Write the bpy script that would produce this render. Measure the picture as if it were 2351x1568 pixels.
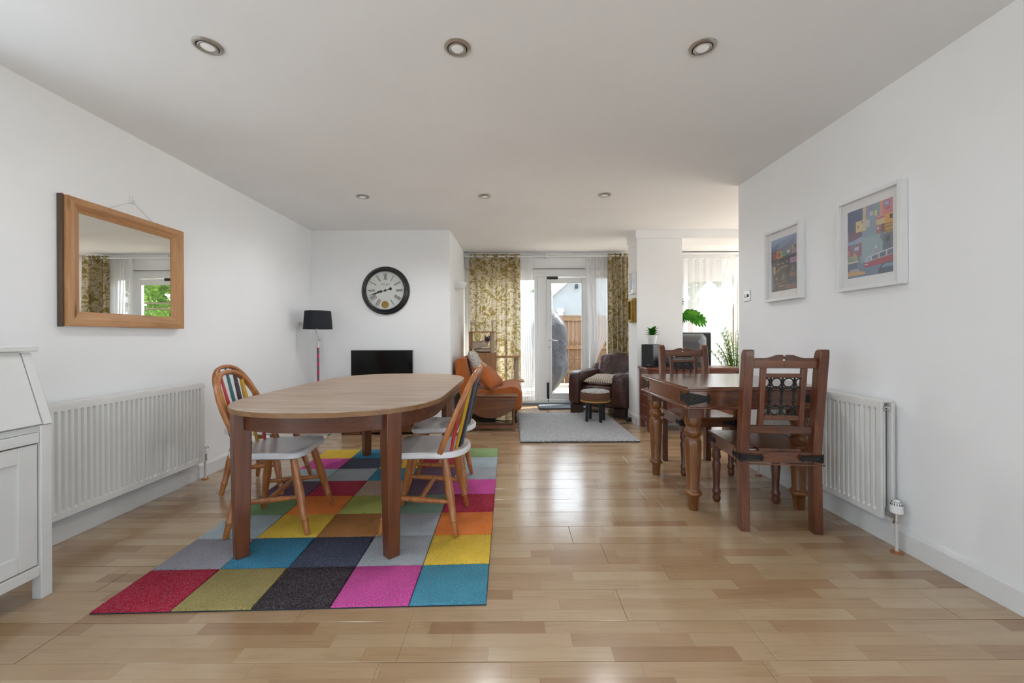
import bpy, bmesh, math, random
from mathutils import Matrix, Vector, Euler
R = math.radians
PI = math.pi
random.seed(7)
for o in list(bpy.data.objects):
    bpy.data.objects.remove(o)
SC = bpy.context.scene
COL = SC.collection

# ------------------------------------------------------------------ camera
FPX, CX, CY, EYE, ROLL = 925.0, 1175.5, 775.0, 1.09, 0.0045
cam = bpy.data.cameras.new('camera')
cam.sensor_width = 36.0
cam.lens = 36.0 * FPX / 2351.0
cam.shift_x = 0.0
cam.shift_y = -(784.0 - CY) / 2351.0
cam.clip_start = 0.02
cam.clip_end = 200
camo = bpy.data.objects.new('camera', cam)
COL.objects.link(camo)
camo.matrix_world = Matrix.Translation((0, 0, EYE)) @ Matrix.Rotation(R(90), 4, 'X') @ Matrix.Rotation(-ROLL, 4, 'Z')
SC.camera = camo

def at(px, py, Y):
    dx, dy = px - CX, py - CY
    dx, dy = dx - dy * ROLL, dy + dx * ROLL
    return Vector((dx * Y / FPX, Y, EYE - dy * Y / FPX))

# ------------------------------------------------------------------ world, sun, exposure
wd = bpy.data.worlds.new('sky')
SC.world = wd
wd.use_nodes = True
bg = wd.node_tree.nodes['Background']
bg.inputs[0].default_value = (0.78, 0.895, 1.0, 1)
bg.inputs[1].default_value = 3.75
sun = bpy.data.lights.new('sun', 'SUN')
sun.energy = 14.0
sun.angle = R(2.0)
sun.color = (1.0, 0.95, 0.86)
suno = bpy.data.objects.new('sun', sun)
COL.objects.link(suno)
suno.rotation_euler = Vector((-0.62, -0.26, -0.80)).to_track_quat('-Z', 'Y').to_euler()

def portal(name, loc, rot, sx, sy):
    l = bpy.data.lights.new(name, 'AREA')
    l.shape = 'RECTANGLE'
    l.size, l.size_y = sx, sy
    l.cycles.is_portal = True
    o = bpy.data.objects.new(name, l)
    COL.objects.link(o)
    o.location = loc
    o.rotation_euler = rot
portal('portal_far', (0.43, 6.66, 1.12), (R(-90), 0, 0), 2.4, 2.2)
portal('portal_far_side', (2.95, 6.66, 1.12), (R(-90), 0, 0), 1.7, 2.2)
portal('portal_far_end', (4.7, 6.66, 1.12), (R(-90), 0, 0), 1.5, 2.2)
portal('portal_side', (5.65, 5.035, 1.14), (0, R(90), 0), 2.28, 2.77)
portal('portal_near_left', (-2.52, -0.75, 1.025), (0, R(-90), 0), 1.45, 2.0)
portal('portal_near_right', (2.06, -0.525, 1.025), (0, R(90), 0), 1.45, 2.45)
portal('portal_bureau', (-2.52, 1.30, 1.67), (0, R(-90), 0), 1.1, 0.88)
portal('portal_behind', (-0.2, -1.92, 1.55), (R(90), 0, 0), 2.0, 1.2)

vs = SC.view_settings
vs.view_transform = 'Standard'
vs.look = 'None'
vs.exposure = 0.72
vs.gamma = 1.0
vs.use_curve_mapping = False

# ------------------------------------------------------------------ mesh helpers
class MB:
    def __init__(s):
        s.v, s.f, s.c = [], [], []
        s.col = None
    def _add(s, vs_, fs, M=None):
        n = len(s.v)
        for p in vs_:
            p = Vector(p)
            s.v.append(M @ p if M is not None else p)
        for f in fs:
            s.f.append([i + n for i in f])
            s.c.append(s.col)
        return s
    def box(s, x0, x1, y0, y1, z0, z1, M=None):
        vs_ = [(x0,y0,z0),(x1,y0,z0),(x1,y1,z0),(x0,y1,z0),(x0,y0,z1),(x1,y0,z1),(x1,y1,z1),(x0,y1,z1)]
        return s._add(vs_, [(0,3,2,1),(4,5,6,7),(0,1,5,4),(1,2,6,5),(2,3,7,6),(3,0,4,7)], M)
    def beam(s, p0, p1, w, h, up=(0,0,1), w1=None, h1=None):
        p0, p1 = Vector(p0), Vector(p1)
        d = (p1 - p0).normalized()
        up = Vector(up)
        if abs(d.dot(up)) > 0.98: up = Vector((0,1,0))
        a = d.cross(up).normalized(); b = a.cross(d).normalized()
        w1 = w if w1 is None else w1; h1 = h if h1 is None else h1
        vs_ = []
        for p, ww, hh in ((p0,w,h),(p1,w1,h1)):
            for sa, sb in ((-1,-1),(1,-1),(1,1),(-1,1)):
                vs_.append(p + a*sa*ww/2 + b*sb*hh/2)
        return s._add(vs_, [(0,1,2,3),(7,6,5,4),(0,4,5,1),(1,5,6,2),(2,6,7,3),(3,7,4,0)])
    def tube(s, pts, rad, n=10, cap=True, flat=None):
        pts = [Vector(p) for p in pts]
        if not isinstance(rad, (list, tuple)): rad = [rad]*len(pts)
        rings = []
        ref = None
        for i, p in enumerate(pts):
            if i == 0: d = pts[1]-p
            elif i == len(pts)-1: d = p-pts[i-1]
            else: d = (pts[i+1]-p).normalized()+(p-pts[i-1]).normalized()
            d = d.normalized()
            if ref is None:
                ref = Vector((0,0,1)) if abs(d.z) < 0.9 else Vector((1,0,0))
            a = d.cross(ref)
            if a.length < 1e-4: a = d.orthogonal()
            a.normalize(); b = a.cross(d).normalized()
            ref = b
            fl = flat if flat else 1.0
            rings.append([p + a*rad[i]*math.cos(2*PI*k/n) + b*rad[i]*fl*math.sin(2*PI*k/n) for k in range(n)])
        vs_ = [q for r in rings for q in r]
        fs = []
        for i in range(len(pts)-1):
            for k in range(n):
                fs.append((i*n+k, i*n+(k+1)%n, (i+1)*n+(k+1)%n, (i+1)*n+k))
        if cap:
            fs.append(tuple(reversed(range(n)))); fs.append(tuple((len(pts)-1)*n+k for k in range(n)))
        return s._add(vs_, fs)
    def lathe(s, prof, n=20, M=None, cap=True):
        vs_ = [(r*math.cos(2*PI*k/n), r*math.sin(2*PI*k/n), z) for r, z in prof for k in range(n)]
        fs = []
        for i in range(len(prof)-1):
            for k in range(n):
                fs.append((i*n+k, i*n+(k+1)%n, (i+1)*n+(k+1)%n, (i+1)*n+k))
        if cap:
            fs.append(tuple(reversed(range(n)))); fs.append(tuple((len(prof)-1)*n+k for k in range(n)))
        return s._add(vs_, fs, M)
    def turned(s, p0, p1, prof, n=14):
        """profile (t 0..1, r) along p0->p1"""
        p0, p1 = Vector(p0), Vector(p1)
        return s.tube([p0.lerp(p1, t) for t, r in prof], [r for t, r in prof], n)
    def prism(s, poly, z0, z1, M=None):
        n = len(poly)
        vs_ = [(x,y,z0) for x,y in poly]+[(x,y,z1) for x,y in poly]
        fs = [tuple(reversed(range(n))), tuple(range(n,2*n))]+[(i,(i+1)%n,n+(i+1)%n,n+i) for i in range(n)]
        return s._add(vs_, fs, M)
    def sup(s, c, h, e1=0.4, e2=0.4, nu=28, nv=14, M=None, fn=None):
        def pw(a, e): return math.copysign(abs(a)**e, a)
        vs_ = []
        for j in range(nv+1):
            ph = -PI/2 + PI*j/nv
            for i in range(nu):
                th = 2*PI*i/nu
                p = Vector((h[0]*pw(math.cos(ph),e1)*pw(math.cos(th),e2), h[1]*pw(math.cos(ph),e1)*pw(math.sin(th),e2), h[2]*pw(math.sin(ph),e1)))
                if fn: p = Vector(fn(p))
                vs_.append(p + Vector(c))
        fs = []
        for j in range(nv):
            for i in range(nu):
                fs.append((j*nu+i, j*nu+(i+1)%nu, (j+1)*nu+(i+1)%nu, (j+1)*nu+i))
        return s._add(vs_, fs, M)
    def grid(s, fn, nu, nv, M=None):
        vs_ = [fn(i/nu, j/nv) for j in range(nv+1) for i in range(nu+1)]
        fs = [(j*(nu+1)+i, j*(nu+1)+i+1, (j+1)*(nu+1)+i+1, (j+1)*(nu+1)+i) for j in range(nv) for i in range(nu)]
        return s._add(vs_, fs, M)
    def poly(s, pts):
        return s._add(pts, [tuple(range(len(pts)))])
    def build(s, name, mat, parent=None, bevel=0.0, seg=2, angle=38, recalc=True, loc=None, smooth=True, weld=False):
        me = bpy.data.meshes.new(name)
        me.from_pydata([tuple(p) for p in s.v], [], s.f)
        if any(c is not None for c in s.c):
            at_ = me.color_attributes.new('Col', 'FLOAT_COLOR', 'CORNER')
            k = 0
            for fi, f in enumerate(s.f):
                for _ in f:
                    at_.data[k].color = (*(s.c[fi] or (1,1,1)), 1); k += 1
        if recalc or weld:
            bm = bmesh.new(); bm.from_mesh(me)
            if weld: bmesh.ops.remove_doubles(bm, verts=bm.verts, dist=1e-5)
            if recalc: bmesh.ops.recalc_face_normals(bm, faces=bm.faces)
            bm.to_mesh(me); bm.free()
        if smooth:
            me.polygons.foreach_set('use_smooth', [True]*len(me.polygons))
            me.set_sharp_from_angle(angle=R(angle))
        me.materials.append(mat)
        o = bpy.data.objects.new(name, me)
        COL.objects.link(o)
        if parent is not None: o.parent = parent
        if loc is not None: o.location = loc
        if bevel:
            m = o.modifiers.new('bevel', 'BEVEL')
            m.width = bevel; m.segments = seg; m.limit_method = 'ANGLE'; m.angle_limit = R(40)
        return o

def tag(o, label=None, cat=None, group=None, kind=None):
    if label: o['label'] = label
    if cat: o['category'] = cat
    if group: o['group'] = group
    if kind: o['kind'] = kind
    return o
def thing(name, label, cat, loc=(0,0,0), rz=0, group=None):
    o = bpy.data.objects.new(name, None)
    COL.objects.link(o)
    o.empty_display_size = 0.1
    o.location = loc
    o.rotation_euler = (0,0,rz)
    return tag(o, label, cat, group)
def struct(o):
    o['kind'] = 'structure'
    return o
def copy_tree(o, parent=None):
    c = o.copy(); COL.objects.link(c)
    if parent is not None:
        c.parent = parent
    for ch in list(o.children): copy_tree(ch, c)
    return c

# ------------------------------------------------------------------ material helpers
def srgb(r, g, b):
    def f(c):
        c /= 255.0
        return c/12.92 if c <= 0.04045 else ((c+0.055)/1.055)**2.4
    return (f(r), f(g), f(b), 1)
class NT:
    def __init__(s, name):
        s.m = bpy.data.materials.new(name); s.m.use_nodes = True
        s.t = s.m.node_tree; s.n = s.t.nodes
        s.b = s.n['Principled BSDF']; s.out = s.n['Material Output']
    def new(s, typ, **kw):
        nd = s.n.new(typ)
        for k, v in kw.items(): setattr(nd, k, v)
        return nd
    def link(s, a, b): s.t.links.new(a, b)
    def math(s, op, a, b=None, clamp=False):
        nd = s.new('ShaderNodeMath', operation=op); nd.use_clamp = clamp
        for i, q in enumerate((a, b)):
            if q is None: continue
            if isinstance(q, (int, float)): nd.inputs[i].default_value = q
            else: s.link(q, nd.inputs[i])
        return nd.outputs[0]
    def coord(s, scale=(1,1,1), kind='Object', rot=(0,0,0)):
        tc = s.new('ShaderNodeTexCoord'); mp = s.new('ShaderNodeMapping')
        mp.inputs['Scale'].default_value = scale
        mp.inputs['Rotation'].default_value = rot
        if kind == 'World':
            g = s.new('ShaderNodeNewGeometry'); s.link(g.outputs['Position'], mp.inputs[0])
        else: s.link(tc.outputs[kind], mp.inputs[0])
        return mp.outputs[0]
    def noise(s, vec, scale=5, detail=3, rough=0.5, dist=0):
        nd = s.new('ShaderNodeTexNoise')
        nd.inputs['Scale'].default_value = scale; nd.inputs['Detail'].default_value = detail
        nd.inputs['Roughness'].default_value = rough; nd.inputs['Distortion'].default_value = dist
        s.link(vec, nd.inputs['Vector'])
        return nd
    def ramp(s, fac, stops, interp='LINEAR'):
        nd = s.new('ShaderNodeValToRGB'); cr = nd.color_ramp; cr.interpolation = interp
        while len(cr.elements) < len(stops): cr.elements.new(0.5)
        for e, (p, c) in zip(cr.elements, stops): e.position = p; e.color = c
        s.link(fac, nd.inputs[0])
        return nd.outputs[0]
    def mix(s, fac, a, b, mode='MIX'):
        nd = s.new('ShaderNodeMix', data_type='RGBA', blend_type=mode)
        for i, q in ((0, fac), (6, a), (7, b)):
            if isinstance(q, (int, float)): nd.inputs[i].default_value = q
            elif isinstance(q, tuple): nd.inputs[i].default_value = q
            else: s.link(q, nd.inputs[i])
        return nd.outputs[2]
    def bump(s, h, strength=0.2, dist=0.01):
        nd = s.new('ShaderNodeBump')
        nd.inputs['Strength'].default_value = strength; nd.inputs['Distance'].default_value = dist
        s.link(h, nd.inputs['Height']); s.link(nd.outputs[0], s.b.inputs['Normal'])
    def set(s, **kw):
        for k, v in kw.items():
            i = s.b.inputs[k]
            if hasattr(v, 'is_output'): s.link(v, i)
            else: i.default_value = v
        return s

def plain(name, c, rough=0.5, metal=0.0, coat=0.0, var=0.06, vscale=6, bump=0.0, bscale=60, bdist=0.004, spec=0.5):
    k = NT(name)
    v = k.coord()
    n = k.noise(v, vscale, 3)
    d = tuple(max(0, q*(1-var)) for q in c[:3])+(1,)
    l = tuple(min(1, q*(1+var)) for q in c[:3])+(1,)
    k.set(**{'Base Color': k.ramp(n.outputs[0], [(0.3, d), (0.7, l)]), 'Roughness': rough, 'Metallic': metal, 'Coat Weight': coat, 'Specular IOR Level': spec})
    if bump:
        k.bump(k.noise(v, bscale, 2).outputs[0], bump, bdist)
    return k.m
def wood(name, stops, axis='X', scale=1.0, rough=0.4, coat=0.0, bump=0.05, knots=0.0, kind='Object'):
    k = NT(name)
    st = {'X': (0.7,9,9), 'Y': (9,0.7,9), 'Z': (9,9,0.7)}[axis]
    v = k.coord(tuple(q*scale for q in st), kind)
    n = k.noise(v, 2.2, 5, 0.6, 0.6)
    f = k.noise(k.coord(tuple(q*scale*6 for q in st), kind), 3, 3, 0.6)
    fac = k.math('ADD', k.math('MULTIPLY', n.outputs[0], 0.75), k.math('MULTIPLY', f.outputs[0], 0.25))
    c = k.ramp(fac, [(p, q) for p, q in stops])
    if knots:
        vo = k.new('ShaderNodeTexVoronoi'); vo.inputs['Scale'].default_value = 1.0
        k.link(k.coord({'X': (2.5,9,9), 'Y': (9,2.5,9), 'Z': (9,9,2.5)}[axis], kind), vo.inputs['Vector'])
        kf = k.ramp(vo.outputs['Distance'], [(0.05, (1,1,1,1)), (0.16, (0,0,0,1))])
        c = k.mix(k.math('MULTIPLY', kf, knots), c, tuple(q*0.35 for q in stops[0][1][:3])+(1,))
    k.set(**{'Base Color': c, 'Roughness': rough, 'Coat Weight': coat, 'Coat Roughness': 0.2})
    if bump: k.bump(f.outputs[0], bump, 0.003)
    return k.m

# ---- materials
M = {}
def wallmat(name, c, b=0.05):
    k = NT(name)
    v = k.coord(kind='World')
    n = k.noise(v, 1.3, 4)
    c2 = tuple(q*0.965 for q in c[:3])+(1,)
    k.set(**{'Base Color': k.ramp(n.outputs[0], [(0.35, c2), (0.65, c)]), 'Roughness': 0.75, 'Specular IOR Level': 0.25})
    k.bump(k.noise(v, 120, 2).outputs[0], b, 0.002)
    return k.m
M['wall'] = wallmat('wall_paint', (0.89, 0.89, 0.89, 1))
M['ceil'] = wallmat('ceiling_paint', (0.925, 0.925, 0.925, 1), 0.03)
M['gloss'] = plain('white_gloss', (0.78,0.78,0.77,1), 0.3, var=0.02)
M['upvc'] = plain('white_upvc', (0.84,0.85,0.85,1), 0.25, var=0.01)
M['rad'] = plain('radiator_enamel', (0.76,0.755,0.73,1), 0.35, var=0.02)
M['bureau'] = plain('bureau_paint', (0.70,0.70,0.68,1), 0.45, var=0.02, bump=0.04, bscale=90)
M['chrome'] = plain('chrome', (0.6,0.6,0.6,1), 0.22, 1.0, var=0.05)
M['brass'] = plain('brass', srgb(150,120,60), 0.3, 1.0)
M['brushed'] = plain('brushed_steel', (0.52,0.50,0.46,1), 0.35, 0.9)
M['black'] = plain('black_plastic', (0.012,0.012,0.013,1), 0.35)
M['blackmatt'] = plain('black_matt', (0.02,0.02,0.022,1), 0.7)
M['iron'] = plain('black_iron', (0.02,0.019,0.018,1), 0.5, 0.4, var=0.3, vscale=40, bump=0.1)
M['rubber'] = plain('grey_pipe', (0.62,0.60,0.57,1), 0.4)

def floor_mat():
    k = NT('maple_laminate')
    g = k.new('ShaderNodeNewGeometry'); sx = k.new('ShaderNodeSeparateXYZ')
    k.link(g.outputs['Position'], sx.inputs[0])
    X, Y = sx.outputs[0], sx.outputs[1]
    yr = k.math('DIVIDE', Y, 0.0645)
    row = k.math('FLOOR', yr)
    wn = k.new('ShaderNodeTexWhiteNoise', noise_dimensions='1D'); k.link(row, wn.inputs['W'])
    u = k.math('ADD', k.math('DIVIDE', X, 0.43), k.math('MULTIPLY', wn.outputs['Value'], 7.0))
    blk = k.math('FLOOR', u)
    cb = k.new('ShaderNodeCombineXYZ'); k.link(row, cb.inputs[0]); k.link(blk, cb.inputs[1])
    w2 = k.new('ShaderNodeTexWhiteNoise', noise_dimensions='2D'); k.link(cb.outputs[0], w2.inputs['Vector'])
    base = k.ramp(w2.outputs['Value'], [(0.0, srgb(156,122,90)), (0.22, srgb(172,142,108)), (0.5, srgb(180,152,119)), (0.8, srgb(186,161,129)), (1.0, srgb(165,131,97))])
    # grain, offset per block
    off = k.new('ShaderNodeVectorMath', operation='SCALE'); k.link(w2.outputs['Color'], off.inputs[0]); off.inputs['Scale'].default_value = 9.0
    ad = k.new('ShaderNodeVectorMath', operation='ADD'); k.link(g.outputs['Position'], ad.inputs[0]); k.link(off.outputs[0], ad.inputs[1])
    mp = k.new('ShaderNodeMapping'); mp.inputs['Scale'].default_value = (1.6, 22, 1); k.link(ad.outputs[0], mp.inputs[0])
    n = k.noise(mp.outputs[0], 1.6, 5, 0.6, 1.2)
    gr = k.ramp(n.outputs[0], [(0.28, (0.82,0.79,0.76,1)), (0.5, (1,1,1,1)), (0.75, (1.03,1.03,1.03,1))])
    c = k.mix(0.75, base, gr, 'MULTIPLY')
    big = k.noise(ad.outputs[0], 6, 2)
    c = k.mix(0.5, c, k.ramp(big.outputs[0], [(0.3, (0.9,0.86,0.83,1)), (0.6, (1,1,1,1))]), 'MULTIPLY')
    fu = k.math('FRACT', u); fy = k.math('FRACT', yr)
    e1 = k.math('LESS_THAN', fu, 0.006); e2 = k.math('LESS_THAN', fy, 0.022)
    e = k.math('MULTIPLY', k.math('MAXIMUM', e1, e2), 0.28)
    c = k.mix(e, c, srgb(120,88,56))
    k.set(**{'Base Color': c, 'Roughness': k.ramp(n.outputs[0], [(0.3, (0.27,)*3+(1,)), (0.7, (0.17,)*3+(1,))]), 'Specular IOR Level': 0.6, 'Coat Weight': 0.55, 'Coat Roughness': 0.16})
    k.bump(n.outputs[0], 0.05, 0.002)
    return k.m
M['floor'] = floor_mat()
M['joint'] = plain('floor_underlay', srgb(120,92,62), 0.8)
M['pine'] = wood('pine_mirror', [(0.3, srgb(138,94,58)), (0.5, srgb(182,134,90)), (0.72, srgb(202,158,114))], 'Z', 1.0, 0.5, knots=0.8)
M['pineh'] = wood('pine_mirror_h', [(0.3, srgb(138,94,58)), (0.5, srgb(182,134,90)), (0.72, srgb(202,158,114))], 'Y', 1.0, 0.5, knots=0.8)
M['tabletop'] = wood('worn_table_top', [(0.28, srgb(132,104,80)), (0.46, srgb(160,136,114)), (0.62, srgb(178,160,142)), (0.78, srgb(194,182,170))], 'X', 1.2, 0.42, bump=0.03)
M['tableedge'] = wood('oak_edge', [(0.3, srgb(112,76,46)), (0.7, srgb(150,112,76))], 'X', 1.5, 0.45)
M['teak'] = wood('stained_oak', [(0.3, srgb(66,32,14)), (0.5, srgb(98,52,26)), (0.75, srgb(126,72,36))], 'Z', 1.3, 0.38, coat=0.15)
M['teakh'] = wood('stained_oak_h', [(0.3, srgb(58,28,13)), (0.5, srgb(86,45,23)), (0.75, srgb(110,62,33))], 'X', 1.3, 0.38, coat=0.15)
M['beech'] = wood('honey_beech', [(0.3, srgb(130,74,34)), (0.5, srgb(168,104,54)), (0.75, srgb(192,132,76))], 'Z', 1.5, 0.35, coat=0.25, knots=0.25)
M['seatwhite'] = plain('worn_white_paint', (0.70,0.68,0.68,1), 0.28, var=0.04, vscale=14)
M['sheesham'] = wood('sheesham', [(0.28, srgb(52,24,12)), (0.5, srgb(96,50,28)), (0.76, srgb(136,80,46))], 'Z', 1.4, 0.32, coat=0.3, knots=0.3)
M['sheeshamh'] = wood('sheesham_h', [(0.28, srgb(58,28,15)), (0.5, srgb(98,54,32)), (0.76, srgb(138,86,52))], 'X', 1.4, 0.22, coat=0.6, knots=0.3)
M['sheeshaml'] = wood('sheesham_leg', [(0.28, srgb(74,40,16)), (0.5, srgb(116,70,32)), (0.76, srgb(148,98,52))], 'Z', 1.4, 0.3, coat=0.3, knots=0.7)
M['mahog'] = wood('mahogany', [(0.3, srgb(74,34,20)), (0.5, srgb(104,50,30)), (0.75, srgb(130,68,42))], 'Z', 1.5, 0.35, coat=0.2)
M['mahogh'] = wood('mahogany_h', [(0.3, srgb(80,38,24)), (0.5, srgb(112,56,36)), (0.75, srgb(138,76,50))], 'X', 1.5, 0.3, coat=0.3)
M['oakdark'] = wood('dark_oak', [(0.3, srgb(72,40,20)), (0.5, srgb(104,62,34)), (0.75, srgb(128,82,48))], 'X', 1.5, 0.35, coat=0.15)
M['catwood'] = wood('cat_tree_wood', [(0.3, srgb(150,104,64)), (0.5, srgb(172,126,84)), (0.75, srgb(190,146,104))], 'Z', 1.2, 0.5)
M['sisal'] = plain('sisal', srgb(192,172,150), 0.9, bump=0.6, bscale=90)
M['plush'] = plain('beige_plush', srgb(206,192,178), 0.95, var=0.12, vscale=20, bump=0.8, bscale=60, bdist=0.01)
M['orange'] = plain('burnt_orange_velvet', srgb(166,88,30), 0.85, var=0.12, vscale=5, bump=0.25, bscale=14, bdist=0.02)
M['orange'].node_tree.nodes['Principled BSDF'].inputs['Sheen Weight'].default_value = 0.15
M['shade'] = plain('charcoal_shade', srgb(34,36,42), 0.9, bump=0.2, bscale=200)
M['glassbulb'] = plain('frosted_lens', (0.6,0.61,0.62,1), 0.15, var=0.03)

def glass_mat(name, tint=(1,1,1,1), refl=0.08, rough=0.0):
    k = NT(name)
    tr = k.new('ShaderNodeBsdfTransparent'); tr.inputs[0].default_value = tint
    gl = k.new('ShaderNodeBsdfGlossy'); gl.inputs['Roughness'].default_value = rough
    lw = k.new('ShaderNodeLayerWeight'); lw.inputs[0].default_value = 0.5
    f = k.math('POWER', lw.outputs['Facing'], 5.0)
    f = k.math('ADD', k.math('MULTIPLY', f, 0.9), refl*0.5, True)
    mx = k.new('ShaderNodeMixShader'); k.link(f, mx.inputs[0]); k.link(tr.outputs[0], mx.inputs[1]); k.link(gl.outputs[0], mx.inputs[2])
    k.link(mx.outputs[0], k.out.inputs[0])
    return k.m
M['glass'] = glass_mat('window_glass')
M['picglass'] = glass_mat('picture_glass', refl=0.12)
M['acrylic'] = glass_mat('clear_acrylic', (0.96,0.97,0.97,1), 0.1)
M['smoked'] = glass_mat('smoked_lid', (0.45,0.45,0.47,1), 0.2)
k = NT('mirror_glass'); k.set(**{'Base Color': (0.86,0.87,0.84,1), 'Metallic': 1.0, 'Roughness': 0.008}); M['mirror'] = k.m

def cloth_mat(name, col_out_fn, trans=0.4, sheer=0.0):
    k = NT(name)
    c = col_out_fn(k)
    df = k.new('ShaderNodeBsdfDiffuse'); tl = k.new('ShaderNodeBsdfTranslucent')
    for nd in (df, tl):
        if isinstance(c, tuple): nd.inputs[0].default_value = c
        else: k.link(c, nd.inputs[0])
    mx = k.new('ShaderNodeMixShader'); mx.inputs[0].default_value = trans
    k.link(df.outputs[0], mx.inputs[1]); k.link(tl.outputs[0], mx.inputs[2])
    res = mx.outputs[0]
    if sheer:
        tp = k.new('ShaderNodeBsdfTransparent')
        m2 = k.new('ShaderNodeMixShader'); m2.inputs[0].default_value = sheer
        k.link(res, m2.inputs[1]); k.link(tp.outputs[0], m2.inputs[2]); res = m2.outputs[0]
    k.link(res, k.out.inputs[0])
    return k.m
def floral(k):
    v = k.coord((1, 1, 1))
    ws = k.noise(v, 5.0, 2)
    wv = k.new('ShaderNodeVectorMath', operation='MULTIPLY_ADD')
    k.link(ws.outputs['Color'], wv.inputs[0]); wv.inputs[1].default_value = (0.16,0.16,0.16); k.link(v, wv.inputs[2])
    big = k.noise(wv.outputs[0], 9.0, 3, 0.55, 2.2)
    vb = k.new('ShaderNodeTexVoronoi'); vb.inputs['Scale'].default_value = 4.2; k.link(wv.outputs[0], vb.inputs['Vector'])
    w = k.new('ShaderNodeTexWave', wave_type='RINGS'); w.inputs['Scale'].default_value = 9; w.inputs['Distortion'].default_value = 12; w.inputs['Detail'].default_value = 3
    k.link(wv.outputs[0], w.inputs['Vector'])
    leaf = k.ramp(big.outputs[0], [(0.44, (0,0,0,1)), (0.50, (1,1,1,1))])
    veins = k.ramp(w.outputs['Fac'], [(0.25, (1,1,1,1)), (0.42, (0,0,0,1))])
    flower = k.ramp(vb.outputs['Distance'], [(0.26, (1,1,1,1)), (0.34, (0,0,0,1))])
    c = k.mix(k.math('MULTIPLY', leaf, 0.95), srgb(146,126,74), srgb(204,192,168))
    c = k.mix(k.math('MULTIPLY', veins, 0.45), c, srgb(150,134,92))
    c = k.mix(k.math('MULTIPLY', k.math('MULTIPLY', flower, veins), 0.8), c, srgb(214,204,190))
    return c
M['curtain'] = cloth_mat('floral_curtain', floral, 0.45)
M['sheer'] = cloth_mat('white_voile', lambda k: (0.92,0.92,0.93,1), 0.55, 0.42)
M['parasol'] = cloth_mat('white_parasol', lambda k: (0.6,0.61,0.63,1), 0.4)
M['leaf'] = cloth_mat('leaf_green', lambda k: k.ramp(k.noise(k.coord(), 8, 2).outputs[0], [(0.3, srgb(38,92,28)), (0.7, srgb(84,142,48))]), 0.4)
M['palm'] = cloth_mat('palm_green', lambda k: k.ramp(k.noise(k.coord(), 5, 2).outputs[0], [(0.3, srgb(70,112,40)), (0.7, srgb(142,176,70))]), 0.45)
M['treeleaf'] = cloth_mat('tree_green', lambda k: k.ramp(k.noise(k.coord(), 3, 2).outputs[0], [(0.3, srgb(62,100,44)), (0.7, srgb(130,160,70))]), 0.35)

# ------------------------------------------------------------------ room shell
XL, XR = -2.45, 1.99          # side walls of the dining end
YC, YP, YF = 4.93, 4.98, 6.50  # chimney wall, pier front, far wall
ZC = 2.41
YB = -1.9
XE = 5.6                      # far side wall of the garden end
XA = -0.755                    # alcove return

fl = struct(MB().box(XL-0.2, XE+0.2, YB-0.2, YF+0.3, -0.12, -0.0025).build('floor', M['joint']))
rows = {}
ROWW = 0.1935
pid = 0
rnd = random.Random(3)
plank_cache = {}
for r in range(4, 34):
    y0, y1 = r*ROWW, (r+1)*ROWW
    if y0 > YF: break
    y1 = min(y1, YF-0.002)
    x0 = XL + 0.004
    xe = XE - 0.005 if y0 > 3.62 else XR - 0.004
    x = x0 - rnd.random()*1.1
    while x < xe:
        a, b = max(x, x0), min(x+1.285, xe)
        x += 1.285
        if b - a < 0.05: continue
        L, Wd = (b-a)/2 - 0.0006, (y1-y0)/2 - 0.0006
        m = MB()
        e = 0.0016
        vs_ = [(-L,-Wd,-0.002),(L,-Wd,-0.002),(L,Wd,-0.002),(-L,Wd,-0.002),(-L,-Wd,-0.0007),(L,-Wd,-0.0007),(L,Wd,-0.0007),(-L,Wd,-0.0007),
               (-L+e,-Wd+e,0),(L-e,-Wd+e,0),(L-e,Wd-e,0),(-L+e,Wd-e,0)]
        m._add(vs_, [(0,1,5,4),(1,2,6,5),(2,3,7,6),(3,0,4,7),(4,5,9,8),(5,6,10,9),(6,7,11,10),(7,4,8,11),(8,9,10,11)])
        o = m.build('plank', M['floor'], fl, smooth=False, recalc=False)
        o.location = ((a+b)/2, (y0+y1)/2, 0)
        o.rotation_euler = (rnd.gauss(0, 0.0022), rnd.gauss(0, 0.0004), 0)

def bx(name, mat, *a, bevel=0.0):
    return struct(MB().box(*a).build(name, mat, bevel=bevel))
# side walls; both get an added unseen window beside and behind the camera, for more light
SWL, SWR = (-1.75, 0.25), (-1.75, 0.70)
SZ0, SZ1 = 0.30, 1.75
WB = (0.86, 1.74, 1.12, 2.22)      # unseen window added over the bureau to light the right wall
m = MB()
xa, xb = XL-0.2, XL
m.box(xa, xb, YB-0.2, SWL[0], -0.1, 2.7); m.box(xa, xb, SWL[0], SWL[1], -0.1, SZ0); m.box(xa, xb, SWL[0], SWL[1], SZ1, 2.7)
m.box(xa, xb, SWL[1], WB[0], -0.1, 2.7); m.box(xa, xb, WB[0], WB[1], -0.1, WB[2]); m.box(xa, xb, WB[0], WB[1], WB[3], 2.7); m.box(xa, xb, WB[1], YF+0.3, -0.1, 2.7)
struct(m.build('wall_left', M['wall'], recalc=False))
m = MB()
xa, xb = XR, XR+0.13
m.box(xa, xb, YB-0.2, SWR[0], -0.1, 2.7); m.box(xa, xb, SWR[1], 3.53, -0.1, 2.7)
m.box(xa, xb, SWR[0], SWR[1], -0.1, SZ0); m.box(xa, xb, SWR[0], SWR[1], SZ1, 2.7)
struct(m.build('wall_right', M['wall'], recalc=False))
w = frame_rect0 = MB()
w.box(XL-0.13, XL-0.07, WB[0], WB[0]+0.06, WB[2], WB[3]); w.box(XL-0.13, XL-0.07, WB[1]-0.06, WB[1], WB[2], WB[3])
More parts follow.
